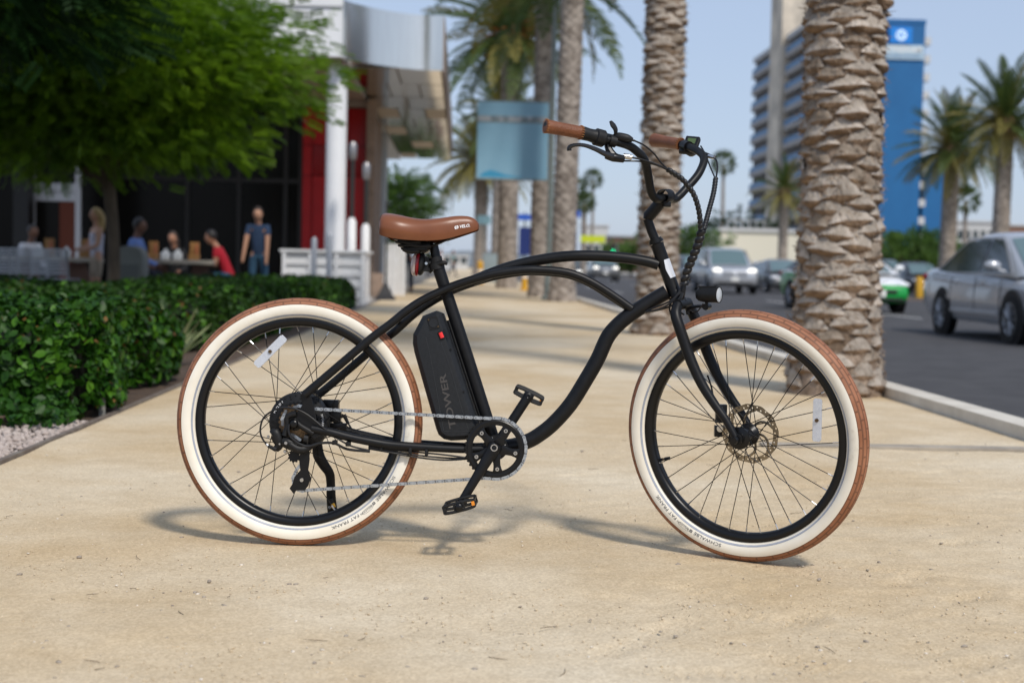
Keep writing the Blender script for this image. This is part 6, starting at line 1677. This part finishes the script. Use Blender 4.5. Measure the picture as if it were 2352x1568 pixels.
m = MB(); m.tube([k0.lerp(k1, .12)+Vector((0, -.002, 0)), k0.lerp(k1, .88)+Vector((0, -.002, 0))], .0052, 14, flat=.35, side=(1, 0, 0)); m.build('power_switch', M_red, bat)
for i in range(7):
    q = (1590+i*8.5, 1068+i*20.5); plate('grille_slot', [c7(q[0], q[1]), c7(q[0]+30, q[1]-5), c7(q[0]+32, q[1]+4), c7(q[0]+2, q[1]+9)], M_blk2, .0428)
for q in ((1690, 1335),):
    k = PB(*c7(*q)); m = MB(); m.lathe([(0, .0432), (.003, .0432), (.003, .04)], Vector((k.x, 0, k.z)), (0, -1, 0), 10); m.build('bolt_hole', M_blk2, bat)
k = PB(*c6b(704, 290)); m = MB(); m.lathe([(0, .0432), (.003, .0432), (.003, .04)], Vector((k.x, 0, k.z)), (0, -1, 0), 10); m.build('bolt_hole', M_blk2, bat)
# raised seam lines on the cover
for pl in ([c6b(440, -90), c6b(470, 30), c6b(520, 300), c6b(560, 530), c6b(590, 565), c6b(760, 565)], [c6b(545, -60), c6b(610, 120), c6b(690, 400), c6b(740, 560)]):
    m = MB(); m.tube([PB(*q, .0422) for q in pl], .0007, 6, 3); m.build('seam', mat('battery seam', (.03, .033, .036), .4), bat)
# lettering runs upwards along the battery
t0 = np.array(c6b(652, 540)); t1 = np.array(c6b(578, 160)); td_ = (t1-t0)/np.hypot(*(t1-t0)); tn = np.array((td_[1], -td_[0]))
Lp = np.hypot(*(t1-t0))
vs, fs = text_mesh('TOWER', 1.0, bold=.02); wmax = max(v[0] for v in vs); hmax = max(v[1] for v in vs)
raw('battery_lettering', [PB(*(t0+td_*(x/wmax*Lp)+tn*(y/hmax*15.5)), .0429) for x, y in vs], fs, M_gink, bat)
m = MB(); m.tube([P(1030, 735, 0), P(1112, 985, 0)], .009, 10, flat=.6, side=(0, 1, 0)); m.build('battery_rail', M_plas, bike)

# ---- drivetrain ---------------------------------------------------
CLAT = .047
rc = P(1138, 1029.5, CLAT)
CRm = Matrix.Translation(rc)
m = MB(); o = []
N = 42
for i in range(N):
    a = 2*math.pi*i/N; s_ = 2*math.pi/N
    for rr, da in ((.0805, -.4), (.0845, -.12), (.0845, .12), (.0805, .4)): o.append((rr*math.cos(a+da*s_), rr*math.sin(a+da*s_)))
inner = [(.0625*math.cos(2*math.pi*(i+.0)/(4*N)-.4*2*math.pi/N), .0625*math.sin(2*math.pi*i/(4*N)-.4*2*math.pi/N)) for i in range(4*N)]
for h in (-.0016, .0016):
    pass
vs = [(x, -.0016, z) for x, z in o]+[(x, -.0016, z) for x, z in inner]+[(x, .0016, z) for x, z in o]+[(x, .0016, z) for x, z in inner]
K = 4*N; fs = []
for i in range(K):
    j = (i+1) % K
    fs += [(i, j, K+j, K+i), (2*K+j, 2*K+i, 3*K+i, 3*K+j), (i, 2*K+i, 2*K+j, j), (K+i, K+j, 3*K+j, 3*K+i)]
m.add(vs, fs)
m.lathe([(.066, -.004), (.0745, -.0045), (.0775, -.003), (.0775, -.001), (.066, -.001)], (0, 0, 0), (0, 1, 0), 84)
ring = m.build('chainring', M_blk2, bike, smooth=False); ring.matrix_basis = CRm
B0 = R(60.7)
for k in range(5):
    a = B0+k*2*math.pi/5; d = Vector((math.cos(a), 0, math.sin(a))); t = Vector((-math.sin(a), 0, math.cos(a)))
    m = MB(); o = []
    for s_, w in ((.012, .016), (.03, .0105), (.045, .0095), (.056, .0115), (.0645, .015)): o.append((s_, w))
    pts = [d*s_+t*w for s_, w in o]+[d*s_-t*w for s_, w in reversed(o)]
    m.prism([q+Vector((0, -.006, 0)) for q in pts], (0, .0045, 0)); m.build('spider_arm', M_blk2, ring, bevel=.0016)
    m = MB(); m.lathe([(0, .006), (.0022, .006), (.0028, .0088), (.0052, .0088), (.0058, .007), (.0058, .004)], d*.0555, (0, -1, 0), 16); m.build('chainring_bolt', M_steel, ring)
# torque-sensor plate behind the ring
m = MB(); m.lathe([(0, .0), (.034, 0), (.034, -.006), (0, -.006)], BB+Vector((0, -.038, 0)), (0, -1, 0), 32); sp_ = m.build('sensor_disc', M_plas, bike)
for k in range(8):
    a = 2*math.pi*k/8+.3; m = MB(); m.lathe([(0, .0008), (.002, .0008), (.002, 0)], BB+Vector((.028*math.cos(a), -.038, .028*math.sin(a))), (0, -1, 0), 10); m.build('sensor_magnet', M_steel, sp_)
# cranks
ca = P(1135.5, 1027, .066); cb = P(1061, 1151, .082)
m = MB(); m.tube([ca+(ca-cb)*.06, ca, ca.lerp(cb, .25), ca.lerp(cb, .6), ca.lerp(cb, .93), cb, cb+(cb-ca)*.05], [.014, .0185, .0155, .0125, .0118, .0125, .008], 16, 3, flat=.62, side=(cb-ca).cross(Vector((0, 1, 0))))
m.build('crank', M_black, bike, angle=70)
m = MB(); m.lathe([(0, .006), (.0055, .006), (.007, .0085), (.0095, .0085), (.0105, .004)], ca+Vector((0, -.004, 0)), (0, -1, 0), 20); m.build('crank_bolt', M_steel, bike)
cl = P(1139, 1024, -.066); ce = P(1213.6, 909.6, -.082)
m = MB(); m.tube([cl, cl.lerp(ce, .3), cl.lerp(ce, .9), ce, ce+(ce-cl)*.07], [.017, .0135, .0135, .0155, .009], 16, 3, flat=.62, side=(ce-cl).cross(Vector((0, 1, 0))))
m.build('crank', M_black, bike, angle=70)
m = MB(); m.lathe([(.003, .0), (.0048, .001), (.006, -.001)], ce+Vector((0, -.0105, 0)), (0, -1, 0), 16); m.build('pedal_spindle', M_blk2, bike)
def pedal(c, ang, sgn):
    ex = Vector((math.cos(ang), 0, math.sin(ang))); ez = Vector((-math.sin(ang), 0, math.cos(ang))); ey = Vector((0, -sgn, 0))
    Mx = Matrix((ex, ey, ez)).transposed() if Matrix((ex, ey, ez)).determinant() > 0 else Matrix((ex, -ey, ez)).transposed()
    m = MB(); Lh, H = .041, .0105
    for off in (.012, .098):
        for z in (-H, H):
            m.tube([c+ey*off+ex*(-Lh)+ez*z*.8, c+ey*off+ex*(-Lh*.5)+ez*z, c+ey*off+ex*(Lh*.5)+ez*z, c+ey*off+ex*Lh*.98+ez*z*.8], .0042, 8, 2)
        for x in (-Lh, -.012, .012, Lh): m.box(c+ey*off+ex*x, (.005, .008, H*2), Mx)
    for x in (-Lh, Lh):
        for z in (-H*.6, H*.6): m.box(c+ey*.055+ex*x+ez*z, (.006, .09, .005), Mx)
    m.tube([c, c+ey*.104], .0085, 14)
    p_ = m.build('pedal', M_plas, bike)
    m = MB(); m.ball(c+ey*.104, (.0105, .006, .0105), 14, 8); m.build('pedal_cap', M_blk2, p_)
    for x in (-Lh, Lh):
        m = MB(); m.box(c+ey*.1025+ex*(x*.93), (.008, .003, .011), Mx); m.build('pedal_reflector', M_amber if x > 0 else M_plas, p_, smooth=False)
pedal(cb+Vector((0, -.008, 0)), R(16), 1)
pedal(ce+Vector((0, .008, 0)), R(-24), -1)
# chain: separate links on the real path
top0, top1 = P(706, 937.5, .052), P(1122, 952.5, CLAT)
bot0, bot1 = P(708, 1125, .050), P(1118, 1104, CLAT)
a_top = math.atan2((top1-rc).z, (top1-rc).x); a_bot = math.atan2((bot1-rc).z, (bot1-rc).x)
rad_c = .0828
path = [top0, Vector((rc.x+rad_c*math.cos(a_top), top1.y, rc.z+rad_c*math.sin(a_top)))]
for i in range(1, 40):
    a = a_top+(a_bot-a_top)*i/40
    path.append(Vector((rc.x+rad_c*math.cos(a), rc.y, rc.z+rad_c*math.sin(a))))
path += [Vector((rc.x+rad_c*math.cos(a_bot), rc.y, rc.z+rad_c*math.sin(a_bot))), bot0]
lowp = P(*c1(575, 1110), .050)
path += [P(*c1(560, 1225), .05), P(*c1(500, 1180), .05), P(*c1(485, 1090), .05), P(*c1(520, 1010), .05), P(*c1(570, 945), .05)]
ds = [0]
for i in range(1, len(path)): ds.append(ds[-1]+(path[i]-path[i-1]).length)
def at_len(t):
    for i in range(len(path)-1):
        if ds[i+1] >= t: return path[i].lerp(path[i+1], (t-ds[i])/max(ds[i+1]-ds[i], 1e-9))
    return path[-1]
pitch = .0127
def link_mesh(wide):
    m = MB()
    for y in ((-.0042, -.0032) if wide else (-.0028, -.0018)), ((.0032, .0042) if wide else (.0018, .0028)):
        o = []
        for i in range(20):
            a = 2*math.pi*i/20; x = math.cos(a)
            r = .0046 if wide else .0043
            cx = .00635 if x > 0 else -.00635
            px, pz = cx+r*math.cos(a), r*math.sin(a)
            if abs(px) < .0075: pz *= .78
            o.append(Vector((px, y[0], pz)))
        m.prism(o, (0, y[1]-y[0], 0))
    for x in (-.00635, .00635): m.lathe([(0, -.0052), (.0021, -.0052), (.0021, .0052), (0, .0052)], (x, 0, 0), (0, 1, 0), 8)
    return m.mesh('chain_link', smooth=False)
LKA, LKB = link_mesh(True), link_mesh(False)
LKB.materials.append(mat('dark inner chain link', (.22, .23, .245), .4, .8))
chain_root = None
nl_ = int(ds[-1]/pitch)
for i in range(nl_):
    a, b = at_len(i*pitch), at_len((i+1)*pitch)
    d = (b-a).normalized(); y = Vector((0, 1, 0)); y = (y-d*y.dot(d)).normalized(); z = d.cross(y); c = (a+b)/2
    M4 = frame_mat(d, y, z, c)
    if chain_root is None:
        chain_root = link('chain', LKA, M_chain, bike, M4); ci = M4.inverted()
    else:
        link('chain_link', LKA if i % 2 == 0 else LKB, M_chain, chain_root, ci @ M4)
# a few links lying over the sprockets
for arc in ([(385, 560), (380, 490), (410, 420)], [(500, 375), (545, 360), (600, 372), (640, 385)], [(470, 640), (510, 670), (560, 705)]):
    q = [P(*c1(*k), .056) for k in arc]
    for i in range(len(q)-1):
        L_ = (q[i+1]-q[i]).length; kk = max(1, round(L_/pitch))
        for j in range(kk):
            a, b = q[i].lerp(q[i+1], j/kk), q[i].lerp(q[i+1], (j+1)/kk); d = (b-a).normalized(); y = Vector((0, 1, 0)); y = (y-d*y.dot(d)).normalized()
            link('chain_link', LKA if (i+j) % 2 else LKB, M_chain, chain_root, ci @ frame_mat(d, y, d.cross(y), (a+b)/2))

# derailleur
D = lambda x, y, l=.07: P(*c1(x, y), l)
m = MB()
m.tube([D(275, 650), D(300, 640), D(330, 700), D(345, 760), D(310, 800)], [.011, .016, .015, .012, .009], 14, 3, flat=.7, side=(1, 0, 0))
m.tube([D(380, 720), D(440, 735), D(500, 740)], [.013, .016, .012], 14, 3)
m.tube([D(440, 735, .075), D(520, 790, .075), D(590, 800, .07), D(650, 770, .065)], [.010, .011, .013, .010], 12, 3)
m.tube([D(600, 690, .066), D(640, 700, .066)], [.013, .013], 12)
m.tube([D(500, 500, .074), D(560, 560, .074), D(640, 610, .072), D(690, 640, .07)], [.006, .007, .008, .008], 10, 3)
m.tube([D(520, 440, .072), D(430, 470, .072), D(430, 560, .072), D(400, 660, .072)], [.009, .008, .007, .009], 10, 3)
der = m.build('derailleur', M_plas, bike, angle=60)
m = MB(); m.tube([D(450, 545, .082), D(440, 600, .083), D(455, 660, .083), D(500, 710, .082), D(560, 750, .08), D(640, 770, .076), D(760, 738, .07), D(900, 738, .066), D(1010, 790, .06), D(1100, 808, .058), D(1265, 822, .052)], .0036, 10, 5); m.build('motor_cable', M_rub, bike)
m = MB()
for lat in (.060, .042):
    o = [D(560, 800, lat), D(650, 800, lat), D(655, 900, lat), D(640, 1010, lat), D(668, 1090, lat), D(640, 1170, lat), D(600, 1215, lat), D(520, 1215, lat), D(492, 1250, lat), D(450, 1195, lat), D(480, 1150, lat), D(500, 1080, lat), D(560, 1010, lat), D(548, 920, lat)]
    m.prism(o, (0, .0015, 0))
m.build('derailleur_cage', M_blk2, der, smooth=False)
for (x, y) in ((500, 870), (580, 1110)):
    o, e = sprocket(.0185, 11, 0, .004, .004); c_ = D(x, y, .051); m = MB(); m.prism([q+c_ for q in o], e); m.build('jockey_wheel', M_plas, der, smooth=False)
m = MB(); c_ = D(575, 1110, .0615); m.lathe([(0, .003), (.005, .003), (.006, 0)], c_, (0, -1, 0), 14); m.build('pulley_bolt', M_steel, der)
for (x, y, r) in ((235, 672, .004), (405, 822, .005), (415, 735, .006), (352, 745, .0035)):
    m = MB(); m.lathe([(0, .004), (r*.7, .004), (r, 0)], D(x, y, .086), (0, -1, 0), 12); m.build('derailleur_screw', M_steel, der)
cable([D(225, 760, .075), D(170, 680, .075), D(155, 590, .075), D(190, 480, .075), D(290, 405, .075), D(400, 378, .077), D(520, 395, .08), D(640, 455, .08), D(780, 570, .078), D(900, 665, .07), D(1010, 735, .066), D(1100, 775, .06), D(1265, 812, .052)], .0026)
m = MB(); m.tube([D(215, 750, .075), D(235, 765, .075)], .0042, 10); m.build('cable_end', M_steel, der)
m = MB(); m.tube([D(235, 765, .075), D(315, 805, .075)], [.0046, .006], 10); m.build('barrel_adjuster', M_plas, der)
for (x, y) in ((910, 730), (1045, 745)):
    m = MB(); m.box(D(x, y, .066), (.012, .026, .012)); m.build('cable_clip', M_plas, bike, bevel=.002)
for off, l in ((0, .044), (7, .036), (12, .040)):
    cable([P(846, 1025+off*.4, .052), P(900, 1032+off*.6, .046), P(960, 1038+off, .042), P(1020, 1044+off, l), P(1070, 1050+off*.3, l), P(1100, 1050, .03)], .0024)
for (x, y) in ((943, 1034), (980, 1038), (877, 1028)):
    m = MB(); m.box(P(x, y, .044), (.008, .026, .018)); m.build('cable_clip', M_plas, bike, bevel=.002)
# rear caliper and its cable, far side
m = MB()
m.box(P(*c1(870, 350), -.055), (.045, .03, .028)); m.box(P(*c1(900, 470), -.058), (.04, .02, .03)); m.box(P(*c1(940, 570), -.058), (.05, .02, .02))
m.tube([P(*c1(880, 500), -.06), P(*c1(985, 545), -.06)], .006, 8)
m.tube([P(*c1(920, 490), -.06), P(*c1(1000, 460), -.06)], .005, 8)
m.build('brake_caliper', M_blk2, bike, bevel=.004)
m = MB(); m.tube([P(*c1(1000, 450), -.06), P(*c1(1045, 540), -.06)], [.006, .004], 10); m.build('barrel_adjuster', M_plas, bike)
cable([P(*c1(1045, 540), -.06), P(*c1(1100, 620), -.06), P(*c1(1180, 690), -.055), P(*c1(1265, 740), -.05)], .0026)
# kickstand, far side, foot on the ground
foot = P(768, 1208, 0); 
kf = BI @ (lambda g: Vector((g.x, g.y, .006)))(BM @ P(770, 1212, -.17))
ks = [P(*c1(730, 740), -.075), P(*c1(745, 860), -.08), P(*c1(800, 960), -.09), P(*c1(855, 1045), -.10), P(*c1(868, 1150), -.112), P(*c1(872, 1290), -.128), P(*c1(885, 1420), -.145), kf]
m = MB(); m.tube(ks, [.014, .0165, .0155, .0135, .0125, .0135, .0145, .012], 14, 4, flat=.6, side=(1, 0, 0)); kst = m.build('kickstand', M_black, bike, angle=70)
m = MB(); m.tube([P(*c1(872, 1300), -.118), P(*c1(880, 1340), -.118), P(*c1(905, 1390), -.118), P(*c1(925, 1440), -.118)], .005, 10); m.build('kickstand_spring', M_plas, kst)
m = MB(); m.tube([P(*c1(884, 1350), -.116), P(*c1(902, 1386), -.116)], .0057, 10); m.build('kickstand_marker', M_yel, kst)
m = MB(); m.lathe([(0, .004), (.004, .004), (.005, 0)], P(*c1(858, 1385), -.118), (0, -1, 0), 12); m.build('kickstand_bolt', M_steel, kst)
